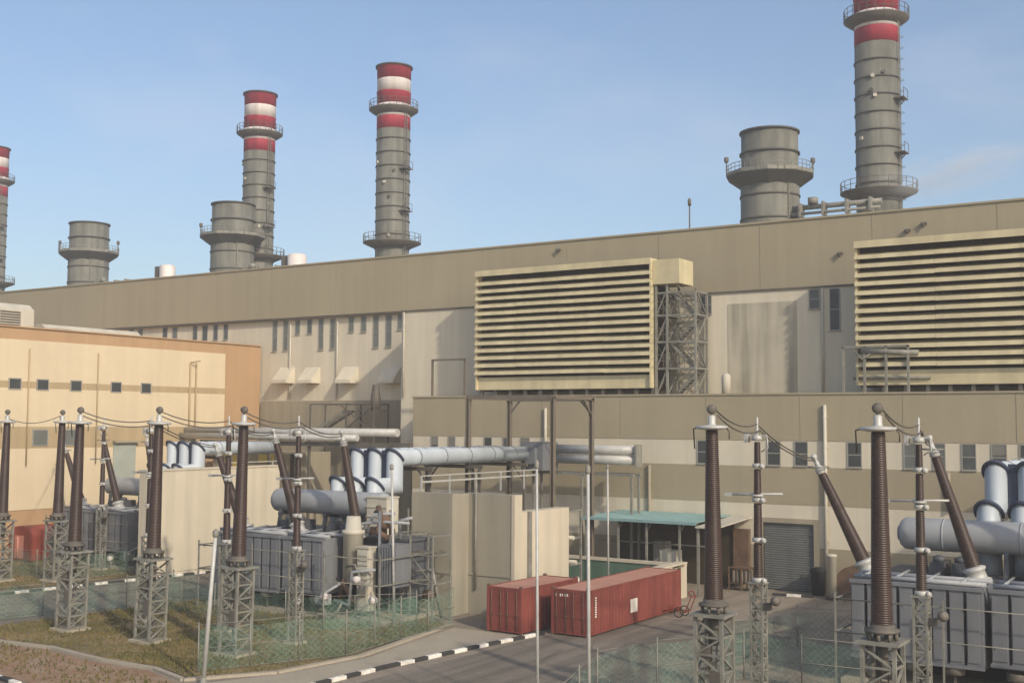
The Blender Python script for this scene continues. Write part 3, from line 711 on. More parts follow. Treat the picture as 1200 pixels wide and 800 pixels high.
# ---------------------------------------------------------------- transformers with bushings
def insulator_profile(L, r0, r1, n, shed=.045):
    pr = [(r0 * .8, 0)]
    for i in range(n):
        t0 = i / n; t1 = (i + .5) / n; ra = r0 + (r1 - r0) * t0; rb = r0 + (r1 - r0) * t1
        pr += [(ra, L * t0 + .001), (ra + shed, L * (t0 + .15 / n)), (rb, L * t1)]
    pr.append((r1 * .9, L)); return pr
def make_transformer(label, lean=-8.1):
    t = thing('power_transformer', label, 'transformer', (0, 0, 0), 'oil filled power transformers')
    # local frame: origin at (-53, 57); X along the hall, Y towards it
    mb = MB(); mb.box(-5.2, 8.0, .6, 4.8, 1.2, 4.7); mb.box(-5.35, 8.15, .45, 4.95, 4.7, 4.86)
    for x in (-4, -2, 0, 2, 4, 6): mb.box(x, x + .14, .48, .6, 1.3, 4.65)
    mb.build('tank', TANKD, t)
    mb = MB(); mb.box(-5.5, 8.3, .9, 1.5, .3, 1.2); mb.box(-5.5, 8.3, 3.9, 4.5, .3, 1.2)
    for x in (-4.6, -1, 3, 6.6): mb.lathe([(.35, 0), (.35, .3)], (x, 1.2, .06), (0, 1, 0), 12)
    mb.build('skid', BLACKM, t)
    mb = MB(); mb.box(-6.2, 8.5, -2.4, 6.2, 0.055, .3); mb.build('plinth', PATH, t)
    def bank(x0, x1, z0, z1, step, y0=-2.3, y1=.3):
        mb = MB(); x = x0
        while x < x1 - .2:
            mb.box(x, x + step - .12, y0, y0 + .10, z0 + .1, z1 - .1)          # front radiator panel
            mb.box(x + .05, x + step - .17, y0 - .05, y0, z0 + .3, z1 - .3)
            for j in range(7): yy = y0 + .3 + j * .34; mb.box(x + .03, x + step - .15, yy, yy + .07, z0 + .15, z1 - .15)
            x += step
        for zz in (z0, z1 - .16): 
            mb.box(x0 - .05, x1, y0 - .08, y0 + .16, zz, zz + .16); mb.box(x0 - .05, x1, y1 - .2, y1, zz, zz + .16)
        mb.box(x1 - .12, x1, y0, y1, z0, z1)
        r = mb.build('radiator_bank', TANK, t)
        mb = MB(); x = x0 + step - .12
        while x < x1 - .3: mb.box(x + .02, x + .08, y0 + .02, y1 - .3, z0 + .2, z1 - .2); x += step
        mb.build('panel_gap_shade', BLACKM, r)  # black strips paint the shade between radiator panels
        mb = MB()
        for yy in (y0 + .6, y1 - .6): mb.tube((x0, yy, z1 + .08), (x1, yy, z1 + .08), .12, n=8)
        x = x0 + .4
        while x < x1: mb.tube((x, y0 + .5, z1 + .1), (x, .8, z1 + .2), .07, n=8); x += step * 2
        mb.build('header_pipe', CONSV, r)
    bank(-5.7, .15, 1.3, 4.85, .73); bank(.45, 3.75, 1.5, 4.85, .82)
    for x in (-4.8, -3, -1.2, 1.4, 3.0): mb = MB(); mb.lathe([(.42, 0), (.45, .1), (.45, .3), (.42, .35)], (x, -1.9, .95), (0, 0, 1), 16); mb.box(x - .05, x + .05, -1.95, -1.85, .3, .95); mb.build('cooling_fan', STEELD, t)
    # conservator on legs
    mb = MB(); mb.lathe([(.3, 0), (.6, .08), (.75, .25), (.78, .5), (.78, 9.3), (.75, 9.55), (.6, 9.7), (.3, 9.8)], (-4.6, 2.2, 6.7), (1, 0, 0), 28); c = mb.build('conservator', CONSV, t)
    for x in (-2.5, 1, 4.2): mb = MB(); mb.lathe([(.80, 0), (.80, .08)], (x, 2.2, 6.7), (1, 0, 0), 28); mb.build('flange', CONSV, c)
    mb = MB(); mb.lathe([(.36, 0), (.36, .06)], (-4.66, 2.2, 6.7), (1, 0, 0), 16); mb.build('hatch', CONSV, c)
    for x in (-3.6, .4, 4.4):
        mb = MB()
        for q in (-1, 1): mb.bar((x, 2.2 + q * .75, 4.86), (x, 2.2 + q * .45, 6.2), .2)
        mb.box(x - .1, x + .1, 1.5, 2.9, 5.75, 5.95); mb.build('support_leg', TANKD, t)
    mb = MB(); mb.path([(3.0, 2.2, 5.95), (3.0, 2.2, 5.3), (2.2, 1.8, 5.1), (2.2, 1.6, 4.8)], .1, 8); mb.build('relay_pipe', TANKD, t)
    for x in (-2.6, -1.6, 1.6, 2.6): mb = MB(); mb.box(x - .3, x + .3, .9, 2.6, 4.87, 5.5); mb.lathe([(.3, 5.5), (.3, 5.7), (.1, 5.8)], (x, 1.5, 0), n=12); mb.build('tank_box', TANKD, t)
    # pipes, cabinets and valves in the clutter on the right
    mb = MB()
    mb.lathe([(.62, 2.2), (.62, 5.1), (.72, 5.15), (.72, 5.35), (.5, 5.4), (.42, 6.2)], (4.9, -.8, 0), n=20); mb.build('turret', CREAMC, t)
    mb = MB()
    mb.box(5.9, 6.8, -1.6, -.9, .7, 4.4); mb.box(5.85, 6.85, -1.66, -.86, 4.4, 4.5); mb.box(5.98, 6.72, -1.63, -1.6, .9, 4.2); mb.build('control_cabinet', CREAMC, t)
    mb = MB(); mb.box(7.5, 8.7, -1.4, .0, 2.2, 4.7)
    for k in range(6): mb.box(7.5 + k * .2, 7.5 + k * .2 + .1, -1.5, -1.4, 2.3, 4.6)
    mb.build('small_radiator', TANK, t)
    mb = MB()
    for a in ([(4.0, -.4, 4.9), (4.0, -.4, 5.6), (6.6, -.2, 5.9), (8.6, 0, 5.9)], [(4.3, -1.8, 1.2), (5.6, -1.9, 1.0), (5.8, -1.9, 3.0), (7.4, -1.7, 3.2)], [(4.6, -1.5, 2.2), (3.9, -2.2, 1.6), (3.0, -2.2, 1.2)],
              [(6.9, -.7, .4), (6.9, -.7, 6.6)], [(7.6, .4, 4.9), (7.6, .4, 6.0), (8.5, .4, 6.2)], [(5.4, -.3, 5.4), (5.9, 0, 6.3), (7.2, .4, 6.4)]): mb.path(a, .09, 8)
    mb.box(3.2, 4.0, -2.3, -1.7, .9, 1.5)
    mb.build('oil_pipe', CONSV, t)
    mb = MB()
    for a in ([(6.0, .2, 6.8), (6.6, 0, 5.9), (6.2, -.3, 5.3), (7.1, -.2, 5.0)], [(5.6, .4, 6.4), (6.5, .5, 6.2), (7.2, .2, 5.3)], [(4.2, -1.2, 1.1), (4.8, -1.5, 2.2), (5.6, -1.4, 1.0)]): mb = MB(); mb.path(a, .16, 8); mb.build('cable_bundle', DIRTY, t)
    mb = MB(); mb.lathe([(.35, 0), (.45, .3), (.3, .8)], (6.6, .1, 5.5), n=12); mb.box(5.7, 6.5, -.2, .5, 5.1, 5.52)
    mb.build('bushing_box', DIRTY, t)
    # sprinkler pipe rings round the tank
    for z in (2.5, 4.0):
        mb = MB(); mb.path([(-6.2, 5.6, z), (-6.2, -3.1, z), (8.9, -3.1, z), (8.9, 5.6, z)], .045, 6)
        for k in range(12): x = -5.8 + k * 1.3; mb.tube((x, -3.1, z), (x, -2.95, z - .14), .03, n=5)
        mb.build('sprinkler_pipe', STEEL, t)
    for x in (-6.2, -1.4, 4.6, 8.9):
        mb = MB(); mb.bar((x, -3.1, .05), (x, -3.1, 4.3), .08); mb.build('pipe_stand', STEEL, t)
    mb = MB(); mb.box(4.1, 5.7, 1.4, 2.6, 4.87, 7.2); mb.box(4.05, 5.75, 1.35, 2.65, 7.2, 7.28)
    for z in (5.4, 6.0, 6.6): mb.box(4.05, 5.75, 1.35, 1.4, z, z + .08)
    mb.build('cable_box', CREAMC, t)
    for a in ([(3.9, -2.6, 1.3), (4.4, -2.7, .5), (5.2, -2.7, .4), (5.6, -2.6, 1.2)], [(6.2, -2.0, .4), (6.2, -2.1, 1.6), (6.9, -2.1, 1.9), (7.3, -1.9, 2.6)], [(5.0, -1.6, 3.2), (5.9, -1.8, 3.4), (6.4, -1.8, 2.6)]):
        mb = MB(); mb.path(a, .07, 7); mb.build('oil_pipe', STEEL, t)
    for x, z in ((2.2, 1.0), (4.4, 1.5), (6.9, 2.7), (8.2, 1.6)):
        mb = MB(); mb.lathe([(.05, -.3), (.22, -.25), (.22, .1), (.05, .15)], (x, -2.75, z), (0, 1, 0), 12); mb.tube((x, -2.7, z), (x, -2.7, z - .5), .04, n=6); mb.build('valve', WHITE, t)
    mb = MB(); mb.box(3.85, 4.25, -.2, .5, 1.2, 4.7); mb.build('side_gap_shade', BLACKM, t)  # black slab paints the shade in the gap beside the radiators
    mb = MB(); mb.box(6.02, 6.7, -1.75, -1.63, 1.6, 2.2)
    for k in range(6): mb.box(6.0, 6.72, -1.65, -1.63, 2.5 + k * .28, 2.56 + k * .28)
    mb.build('door_louvre', STEEL, t)
    # high voltage bushings, leaning outwards by different angles
    for (bx, by, tx, ty, tz) in ((-5.6, 0.2, lean, -.1, 10.3), (-.6, 0.2, -2.5, -.3, 11.3), (4.45, 0.2, 3.5, -.4, 11.25)):
        b = Vector((bx, by, 4.95)); e = Vector((tx, ty, tz)); d = (e - b); L = d.length; dn = d.normalized()
        mb = MB(); mb.lathe([(.62, 0), (.62, .12), (.46, .2), (.44, .55), (.52, .6), (.52, .7), (.34, .8)], b - dn * .2, dn, 18); tr = mb.build('bushing_turret', METALW, t)
        mb = MB(); mb.lathe(insulator_profile(L - 1.4, .34, .2, 60, .028), b + dn * .6, dn, 14); bs = mb.build('bushing', PORC, t)
        mb = MB(); mb.lathe([(.17, 0), (.24, .05), (.24, .3), (.13, .4), (.1, .8), (.16, .85), (.16, 1.0), (.05, 1.05)], e - dn * .82, dn, 12); mb.build('bushing_cap', METALW, bs)
        mb = MB(); mb.path([e - dn * .45 + Vector((.5 * math.cos(a), .5 * math.sin(a), 0)) for a in [2 * PI * k / 14 for k in range(15)]], .045, 6); mb.build('grading_ring', STEEL, bs)
    return t
def bus_ducts(t0, label, yend, header=None):
    """three isolated-phase ducts: up from the tank, a step back, up again and away to the hall (local to t0's frame)"""
    t = thing('bus_duct', label, 'duct', t0, 'pale cylindrical bus ducts behind the transformers')
    o = Vector(t0)
    for k in range(3):
        x = .1 + k * 1.55; r = .57
        run = [(x, 3.3, 4.7), (x, 3.3, 7.75), (x, 5.3, 7.75), (x, 5.3, 9.6), (x, yend - o.y, 9.6)]
        mb = MB(); mb.path(run, r, 24); d = mb.build('phase_duct', DUCT, t)
        mb = MB()
        for (p, q) in (((x, 3.3, 7.75), 0), ((x, 5.3, 9.6), 1)):       # shadow arc at each upper elbow, painted as a dark ring
            pts = [Vector(p) + Vector((math.cos(a) * (r + .05), -math.sin(a) * (r + .05), math.sin(a) * (r + .05))) for a in [i * PI / 12 for i in range(-1, 14)]]
            mb.path(pts, .10, 6); mb.build('elbow_shade', DUCTD, d); mb = MB()
        yy = 7.5
        while yy < yend - o.y - .5: mb = MB(); mb.lathe([(r + .01, 0), (r + .035, 0), (r + .035, .06), (r + .01, .06)], (x, yy, 9.6), (0, 1, 0), 24); yy += 3; mb.build('collar', TANK, d)
    for k in range(2):                                                # dark plates that paint the shade between neighbouring ducts
        x = .1 + 1.55 * (k + .5); mb = MB(); mb.box(x - .2, x + .2, 5.1, 5.25, 7.9, 10.1); mb.build('duct_gap_shade', DUCTD, t)
    yy = 8.0
    while yy < yend - o.y - 1:
        mb = MB()
        for x in (-.7, 4.1): mb.bar((x, yy, 0.004), (x, yy, 8.85), .18); mb.bar((x, yy, 7.6), (x + (1.0 if x < 0 else -1.0), yy, 8.7), .1)
        mb.bar((-.9, yy, 8.8), (4.4, yy, 8.8), .2, .26); yy += 6
        mb.build('support_frame', STEELD, t)
    mb = MB()
    for x in (4.6,):
        mb.bar((x, 6.4, 8.0), (x, yend - o.y - .8, 8.0), .12); mb.bar((x, 6.4, 9.0 - .6), (x, yend - o.y - .8, 8.4), .08)
        yy = 6.4
        while yy < yend - o.y: mb.bar((x, yy, 7.0), (x, yy, 8.4), .1); yy += 3.2
    mb.build('walkway_rail', METALW, t)
    return t
T2 = (-53.0, 57.0, 0); T3 = (-11.35, 57.6, 0); T1 = (-81.2, 65.4, 0)
tr = make_transformer('grey transformer with finned radiators and three brown bushings, in the middle left of the yard')
tr.location = T2
dup(tr, T3, 'large grey transformer at the right edge with wide radiator panels')
t1_ = dup(tr, T1, 'farthest grey transformer at the left, before the tan building'); t1_.scale = (.95, .95, .95)
b2 = bus_ducts(T2, 'three pale cylindrical bus ducts running from the middle transformer to the hall', 79.0)
b3 = bus_ducts((-12.1, 57.6, 0), 'pale upright bus ducts rising behind the right edge transformer', 83.2)
b1 = bus_ducts(T1, 'pale upright bus ducts rising behind the farthest transformer, left of the long pipeline', 80.0)
# junction box and side run of the middle ducts
t = thing('duct_junction', 'grey duct junction box with two white pipes running right along the annex', 'duct', (-48, 80, 0))
mb = MB(); mb.box(-50.2, -48.2, 78.6, 80.9, 8.3, 10.5); mb.box(-49.6, -48.7, 78.2, 78.6, 8.8, 10.1); mb.build('junction_box', TANK, t, world=True)
mb = MB()
for z in (9.95, 9.2): mb.tube((-48.3, 80.6, z), (-41.0, 80.6, z), .36, n=16)
mb.build('white_pipe', METALW, t, world=True)
mb = MB(); mb.box(-41.0, -40.85, 80.1, 81.1, 8.7, 10.4); mb.bar((-50, 80, 8.1), (-41, 80, 8.1), .2); mb.bar((-50, 81.2, 8.1), (-41, 81.2, 8.1), .2)
for x in (-49.9, -45.5, -41.2):
    for y in (80, 81.2): mb.bar((x, y, 0.004), (x, y, 8.1), .18)
mb.build('support_frame', STEEL, t, world=True)
# long pipeline before the recessed wall
t = thing('pipeline', 'long pale pipeline on dark supports running across the yard behind the cream firewall', 'pipe', (-76, 80.4, 0))
x0 = AY(215, 511, 81.5).x; x1 = AY(466, 511, 81.5).x
mb = MB(); mb.tube((x0, 81.5, 11.05), (x1, 81.5, 11.05), .36, n=16); mb.tube((x0, 80.8, 10.55), (x1 - 4, 80.8, 10.55), .3, n=16); mb.build('pipe', METALW, t, world=True)
mb = MB(); mb.bar((x0 + 3, 81.2, 9.95), (x1 + 1.8, 81.2, 9.95), .5, .42)
mb.build('tray', STEELD, t, world=True)
for k in range(6): mb = MB(); x = x0 + 2 + k * (x1 - x0 - 2) / 5.0; mb.bar((x, 81.2, 0.004), (x, 81.2, 9.75), .22); mb.build('support_post', STEELD, t, world=True)
# yellow and brown plant under the pipeline
t = thing('switch_room', 'low brown and yellow switch room under the pipeline, behind the cream firewall', 'shed', (-84, 84.5, 0))
mb = MB(); mb.box(-90, -77.5, 83.5, 87, 0.004, 9.1); mb.build('wall', LOWOLV, t, world=True)
mb = MB(); mb.box(-88.6, -86.2, 83.3, 83.5, 7.4, 8.7); mb.box(-83.5, -81.6, 83.3, 83.5, 8.0, 8.8); mb.build('yellow_panel', YCAB, t, world=True)
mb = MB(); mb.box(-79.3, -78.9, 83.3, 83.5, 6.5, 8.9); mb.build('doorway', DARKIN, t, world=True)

# steel stair and platform in the recess
t = thing('access_stair', 'dark steel access stair and platform against the recessed hall wall', 'stairs', (-78, 89, 9))
pa = AY(371, 478, 88.5); pb = AY(445, 478, 88.5)
mb = MB()
for x in (pa.x, (pa.x + pb.x) / 2 + .6, pb.x):
    for y in (87.6, 89.8): mb.bar((x, y, 0.004), (x, y, 13.7), .14)
for z in (10.9, 13.7):
    for y in (87.6, 89.8): mb.bar((pa.x, y, z), (pb.x, y, z), .13)
mb.bar((pa.x + 4, 87.6, 10.9), (pb.x, 87.6, 13.6), .1); mb.bar((pa.x + 4, 87.6, 13.6), (pb.x, 87.6, 10.9), .1); mb.build('frame', STEELD, t, world=True)
mb = MB()
for y in (87.8, 89.0): mb.bar((pa.x + .3, y, 11.0), (pa.x + 4.6, y, 13.2), .08, .3)
for j in range(12): mb.box(pa.x + .4 + j * .35, pa.x + .7 + j * .35, 87.8, 89, 11.05 + j * .18, 11.1 + j * .18)
mb.build('flight', STEEL, t, world=True)
mb = MB(); mb.box((pa.x + pb.x) / 2 + .6, pb.x, 87.6, 89.8, 13.0, 13.1); mb.lathe([(.45, 13.1), (.5, 14.2), (.35, 15.4), (.3, 15.6)], (pb.x - .6, 88.6, 0), n=12); mb.build('fan_unit', STEELD, t, world=True)

# ---------------------------------------------------------------- portal gantry
t = thing('pipe_gantry', 'tall brown steel portal gantry in front of the annex, rising above the firewall', 'gantry', (-48, 75, 0))
Yg = 72.0; xa, xb = AY(549, 470, Yg).x, AY(648, 470, Yg).x; Yb = 77.6; zt = 13.85
for i, (x, y) in enumerate(((xa, Yg), (xb, Yg), (xa, Yb), (xb, Yb))):
    mb = MB(); mb.box(x - .15, x - .11, y - .17, y + .17, .004, zt); mb.box(x + .11, x + .15, y - .17, y + .17, .004, zt); mb.box(x - .11, x + .11, y - .03, y + .03, .004, zt)
    mb.box(x - .35, x + .35, y - .35, y + .35, .004, .05); mb.build('post', BROWNST, t, world=True)
mb = MB(); mb.bar((xa - .15, Yg, zt), (xb + .15, Yg, zt), .22, .3); mb.build('front_beam', BROWNST, t, world=True)
mb = MB(); mb.bar((xa - .15, Yb, zt), (xb + .15, Yb, zt), .25, .42); mb.build('rear_beam', BROWNST, t, world=True)
for x in (xa, xb): mb = MB(); mb.bar((x, Yg + .12, zt), (x, Yb - .12, zt), .2, .28); mb.build('side_beam', BROWNST, t, world=True)
for x, q in ((xa, 1), (xb, -1)): mb = MB(); mb.bar((x, Yb, zt - 1.2), (x + q * 1.0, Yb, zt - .1), .12); mb.build('knee_brace', BROWNST, t, world=True)
mb = MB()
mb.bar((xb, Yb - 1.2, zt - .1), (xb, Yb, zt - 1.3), .14); mb.build('knee_brace', BROWNST, t, world=True)

# ---------------------------------------------------------------- arresters and post insulators
def lattice(mb, w, h, bays, leg=.09, br=.05):
    c = [(-w, -w), (w, -w), (w, w), (-w, w)]
    for x, y in c: mb.bar((x, y, 0.004), (x, y, h), leg)
    for k in range(bays):
        z0 = .25 + (h - .35) * k / bays; z1 = .25 + (h - .35) * (k + 1) / bays
        for i in range(4):
            a = c[i]; b = c[(i + 1) % 4]
            mb.bar((a[0], a[1], z0), (b[0], b[1], z0), br)
            if k % 2: a, b = b, a
            mb.bar((a[0], a[1], z0), (b[0], b[1], z1), br)
def make_arrester(label):
    t = thing('surge_arrester', label, 'insulator', (0, 0, 0), 'thick brown porcelain columns on lattice stands')
    mb = MB(); lattice(mb, .55, 4.45, 6, .13, .075)
    mb.box(-.75, .75, -.75, .75, 4.45, 4.55); mb.build('lattice_stand', STEEL, t)
    mb = MB(); mb.box(-.8, .8, -.8, .8, .056, .2); mb.build('footing', PATH, t)
    mb = MB(); mb.lathe([(.2, 3.3), (.2, 4.45)], n=12); mb.box(.1, .5, -.62, -.5, 1.6, 2.4); mb.path([(.3, -.56, 2.4), (.3, -.4, 3.4), (.1, 0, 3.6)], .03, 6); mb.tube((-.2, 0, .2), (-.2, 0, 4.4), .05, n=6); mb.box(-.35, .0, -.5, -.2, 2.7, 3.3); mb.build('counter_box', STEELD, t)
    mb = MB()
    for i in range(8): a = PI / 4 * i; mb.lathe([(.07, 0), (.07, .28)], (.48 * math.cos(a), .48 * math.sin(a), 4.55), n=8)
    mb.lathe([(.6, 4.83), (.6, 4.92), (.42, 4.94), (.42, 5.1)], n=20); mb.build('base_flange', STEELD, t)
    mb = MB(); mb.lathe(insulator_profile(6.65, .37, .235, 84, .024), (0, 0, 5.1), (0, 0, 1), 18); mb.build('porcelain', PORC, t)
    mb = MB(); mb.lathe([(.22, 11.75), (.62, 11.8), (.65, 11.86), (.62, 11.92), (.18, 11.95), (.15, 12.0), (.15, 12.3), (.08, 12.35)], n=20); mb.build('cap_plate', METALW, t)
    mb = MB(); mb.lathe([(.05, -.12), (.17, -.1), (.2, 0), (.17, .1), (.05, .12)], (0, 0, 12.58), (.4, -1, .1), 14); mb.tube((0, 0, 12.3), (0, 0, 12.5), .06, n=8); mb.build('terminal', STEELD, t)
    mb = MB(); mb.path([(.62, 0, 11.85), (.75, 0, 11.7), (.74, 0, 11.4)], .03, 5); mb.build('earth_lead', STEELD, t)
    mb = MB(); mb.path([(-.62, 0, 11.85), (-.8, 0, 11.8), (-.8, .1, 11.0)], .03, 5); mb.build('earth_lead', STEELD, t)
    return t
def make_post(label):
    t = thing('post_insulator', label, 'insulator', (0, 0, 0), 'thin brown post insulators on narrow stands')
    mb = MB(); lattice(mb, .26, 5.0, 9, .09, .055); mb.box(-.36, .36, -.36, .36, 5.0, 5.07); mb.build('lattice_stand', STEEL, t)
    mb = MB(); mb.box(-.45, .45, -.45, .45, .056, .2); mb.build('footing', PATH, t)
    mb = MB(); mb.box(.2, .62, -.3, .05, 3.9, 4.2); mb.lathe([(.14, 0), (.22, .06), (.22, .2), (.1, .3)], (.85, -.3, 4.3), (.6, -.6, .5), 12); mb.tube((.3, -.1, 4.1), (.85, -.3, 4.3), .04, n=6); mb.build('floodlight', STEELD, t)
    z = 5.07
    for k, L in enumerate((1.75, 1.75, 1.5, 1.2)):
        r = .2 - .02 * k
        mb = MB(); mb.lathe([(r + .05, z), (r + .08, z + .02), (r + .08, z + .16), (r, z + .2)], n=14); mb.lathe([(.09, 0), (.14, .05), (.09, .16)], (r + .05, -.1, z + .08), (1, -.3, 0), 8); mb.build('flange', METALW, t)
        mb = MB(); mb.lathe(insulator_profile(L - .26, r, r - .015, 20, .026), (0, 0, z + .2), (0, 0, 1), 14); mb.build('porcelain', PORC, t)
        z += L
    mb = MB(); mb.lathe([(.2, z), (.24, z + .05), (.24, z + .2), (.06, z + .25), (.05, z + 1.0), (.02, z + 1.05)], n=12)
    mb.box(-.55, .45, -.06, .06, z + .18, z + .26); mb.box(-.55, -.4, -.2, .2, z - .1, z + .3); mb.path([(.45, 0, z + .2), (.5, 0, z - .3), (.2, 0, z - .5)], .03, 5)
    mb.build('cap', METALW, t)
    mb = MB(); mb.tube((-1.5, 0, 8.85), (1.15, 0, 8.95), .05, n=8); mb.lathe([(.28, 8.8), (.28, 8.9)], n=12); mb.box(-1.55, -1.2, -.06, .06, 8.78, 8.92); mb.build('cross_arm', METALW, t)
    return t
AR = [((-45.4, 43.9, 0), 'thick brown insulator column just right of the leaning mast, over the middle transformer radiators'),
      ((-51.9, 43.9, 0), 'thick brown insulator column in front of the cream firewall\'s left end'),
      ((-58.4, 43.7, 0), 'thick brown insulator column before the tan building, its stand on the dry lawn'),
      ((-19.05, 44.1, 0), 'thick brown insulator column standing just right of the long red container'),
      ((-11.85, 42.0, 0), 'nearest and largest thick brown insulator column, before the right edge transformer'),
      (tuple(G(64, 681)), 'thick brown insulator column beyond the side road, right of the red cabin'),
      (tuple(G(-1, 681)), 'thick brown insulator column cut by the left edge')]
arr = make_arrester(AR[0][1]); arr.location = AR[0][0]; arr.rotation_euler = (0, math.radians(1.5), 0)
AO = [arr] + [dup(arr, p, l) for p, l in AR[1:]]
for o in AO[3:5]: o.rotation_euler = (0, math.radians(-.3), 0)
POS = [((-45.0, 47.9, 0), 'thin brown post insulator over the right part of the middle transformer radiators'),
       ((-50.7, 48.2, 0), 'thin brown post insulator in front of the long cream firewall'),
       ((-57.3, 48.2, 0), 'thin brown post insulator between the tan building and the firewall\'s left end'),
       ((-19.55, 50.1, 0), 'thin brown post insulator standing before the grey roller door'),
       ((-12.55, 50.1, 0), 'thin brown post insulator before the right edge transformer, right of the largest column'),
       (tuple(G(117, 668)), 'thin brown post insulator before the farthest transformer')]
pi_ = make_post(POS[0][1]); pi_.location = POS[0][0]
PO = [pi_] + [dup(pi_, p, l) for p, l in POS[1:]]
# conductors between arrester, post and bushing
def sag(a, b, s, n=9):
    a = Vector(a); b = Vector(b); return [a.lerp(b, i / n) - Vector((0, 0, s * 4 * (i / n) * (1 - i / n))) for i in range(n + 1)]
def wire_set(a, p, e, label):
    mb = MB()
    A = Vector(a) + Vector((.05, 0, 12.62)); P = Vector(p) + Vector((0, 0, 12.0)); E = Vector(e)
    for s in (0, .28):
        off = Vector((s * .5, 0, -s)); mb.path(sag(A + off, P + off, .35), .035, 5)
        mb.path(sag(P + off, E + off * .4, .3), .035, 5)
    tag(mb.build('conductor', STEELD, base=tuple(P)), label, 'cable', 'twin conductors between the insulators')
def bush_tip(T, k): b = ((-8.1, -.1, 10.3), (-2.5, -.3, 11.3), (3.5, -.4, 11.25))[k]; return Vector(T) + Vector(b) * (.95 if T is T1 else 1)
wire_set(AR[0][0], POS[0][0], bush_tip(T2, 2), 'sagging twin cable from the column beside the leaning mast to the middle transformer')
wire_set(AR[1][0], POS[1][0], bush_tip(T2, 1), 'sagging twin cable crossing above the long cream firewall')
wire_set(AR[2][0], POS[2][0], bush_tip(T2, 0), 'sagging twin cable crossing before the tan building')
wire_set(AR[3][0], POS[3][0], bush_tip(T3, 0), 'sagging twin cable above the roller door')
wire_set(AR[4][0], POS[4][0], bush_tip(T3, 1), 'sagging twin cable from the largest column to the right edge transformer')
mb = MB(); mb.path(sag(Vector(AR[6][0]) + Vector((0, 0, 12.2)), Vector(AR[5][0]) + Vector((0, 0, 12.3)), .5), .03, 5); mb.path(sag(Vector(AR[5][0]) + Vector((0, 0, 12.3)), bush_tip(T1, 0), .4), .03, 5)
tag(mb.build('conductor', STEELD, base=tuple(Vector(AR[5][0]) + Vector((0, 0, 12)))), 'thin sagging cable joining the two columns at the left edge', 'cable')

# ---------------------------------------------------------------- masts
def mast(label, foot, top, r=.09, cap=False):
    t = thing('mast', label, 'pole', (foot[0], foot[1], 0), 'slim galvanised poles in the yard'); f = Vector(foot); tp = Vector(top)
    mb = MB(); mb.tube(f, tp, r, r * .8, n=10); mb.build('shaft', METALW, t, world=True)
    mb = MB(); mb.lathe([(r * 2.4, .004), (r * 2.4, .06), (r * 1.3, .1), (r * 1.3, .3)], (f.x, f.y, 0), n=12); mb.build('base_plate', STEEL, t, world=True)
    mb = MB(); d = (tp - f).normalized(); mb.lathe([(r * 1.2, -.25), (r * 1.3, -.2), (r * 1.3, 0), (r * .3, .1)], tp, d, 10); mb.build('cap', STEEL, t, world=True)
a = AY(629, 541, 39.6); mast('slim pale pole in front of the left red container', (AY(630.5, 760, 39.6).x, 39.6, 0), a, .065)
a = AY(689, 547, 40.7); mast('slim pale pole in front of the right container\'s front corner', (AY(690.5, 760, 40.7).x, 40.7, 0), a, .08)
a = AY(712, 545, 74.8); mast('slim pole behind the long red container, before the turquoise canopy', (AY(713, 650, 74.8).x, 74.8, 0), a, .08)
f_ = G(238, 801); a = AY(253, 622, f_.y); mast('pale mast leaning right at the lower left, beside a thick brown column', (f_.x, f_.y, 0), a, .11)
f_ = G(462, 733); a = AY(459, 545, f_.y); mast('slim upright pole right of the middle transformer', (f_.x, f_.y, 0), a, .09)

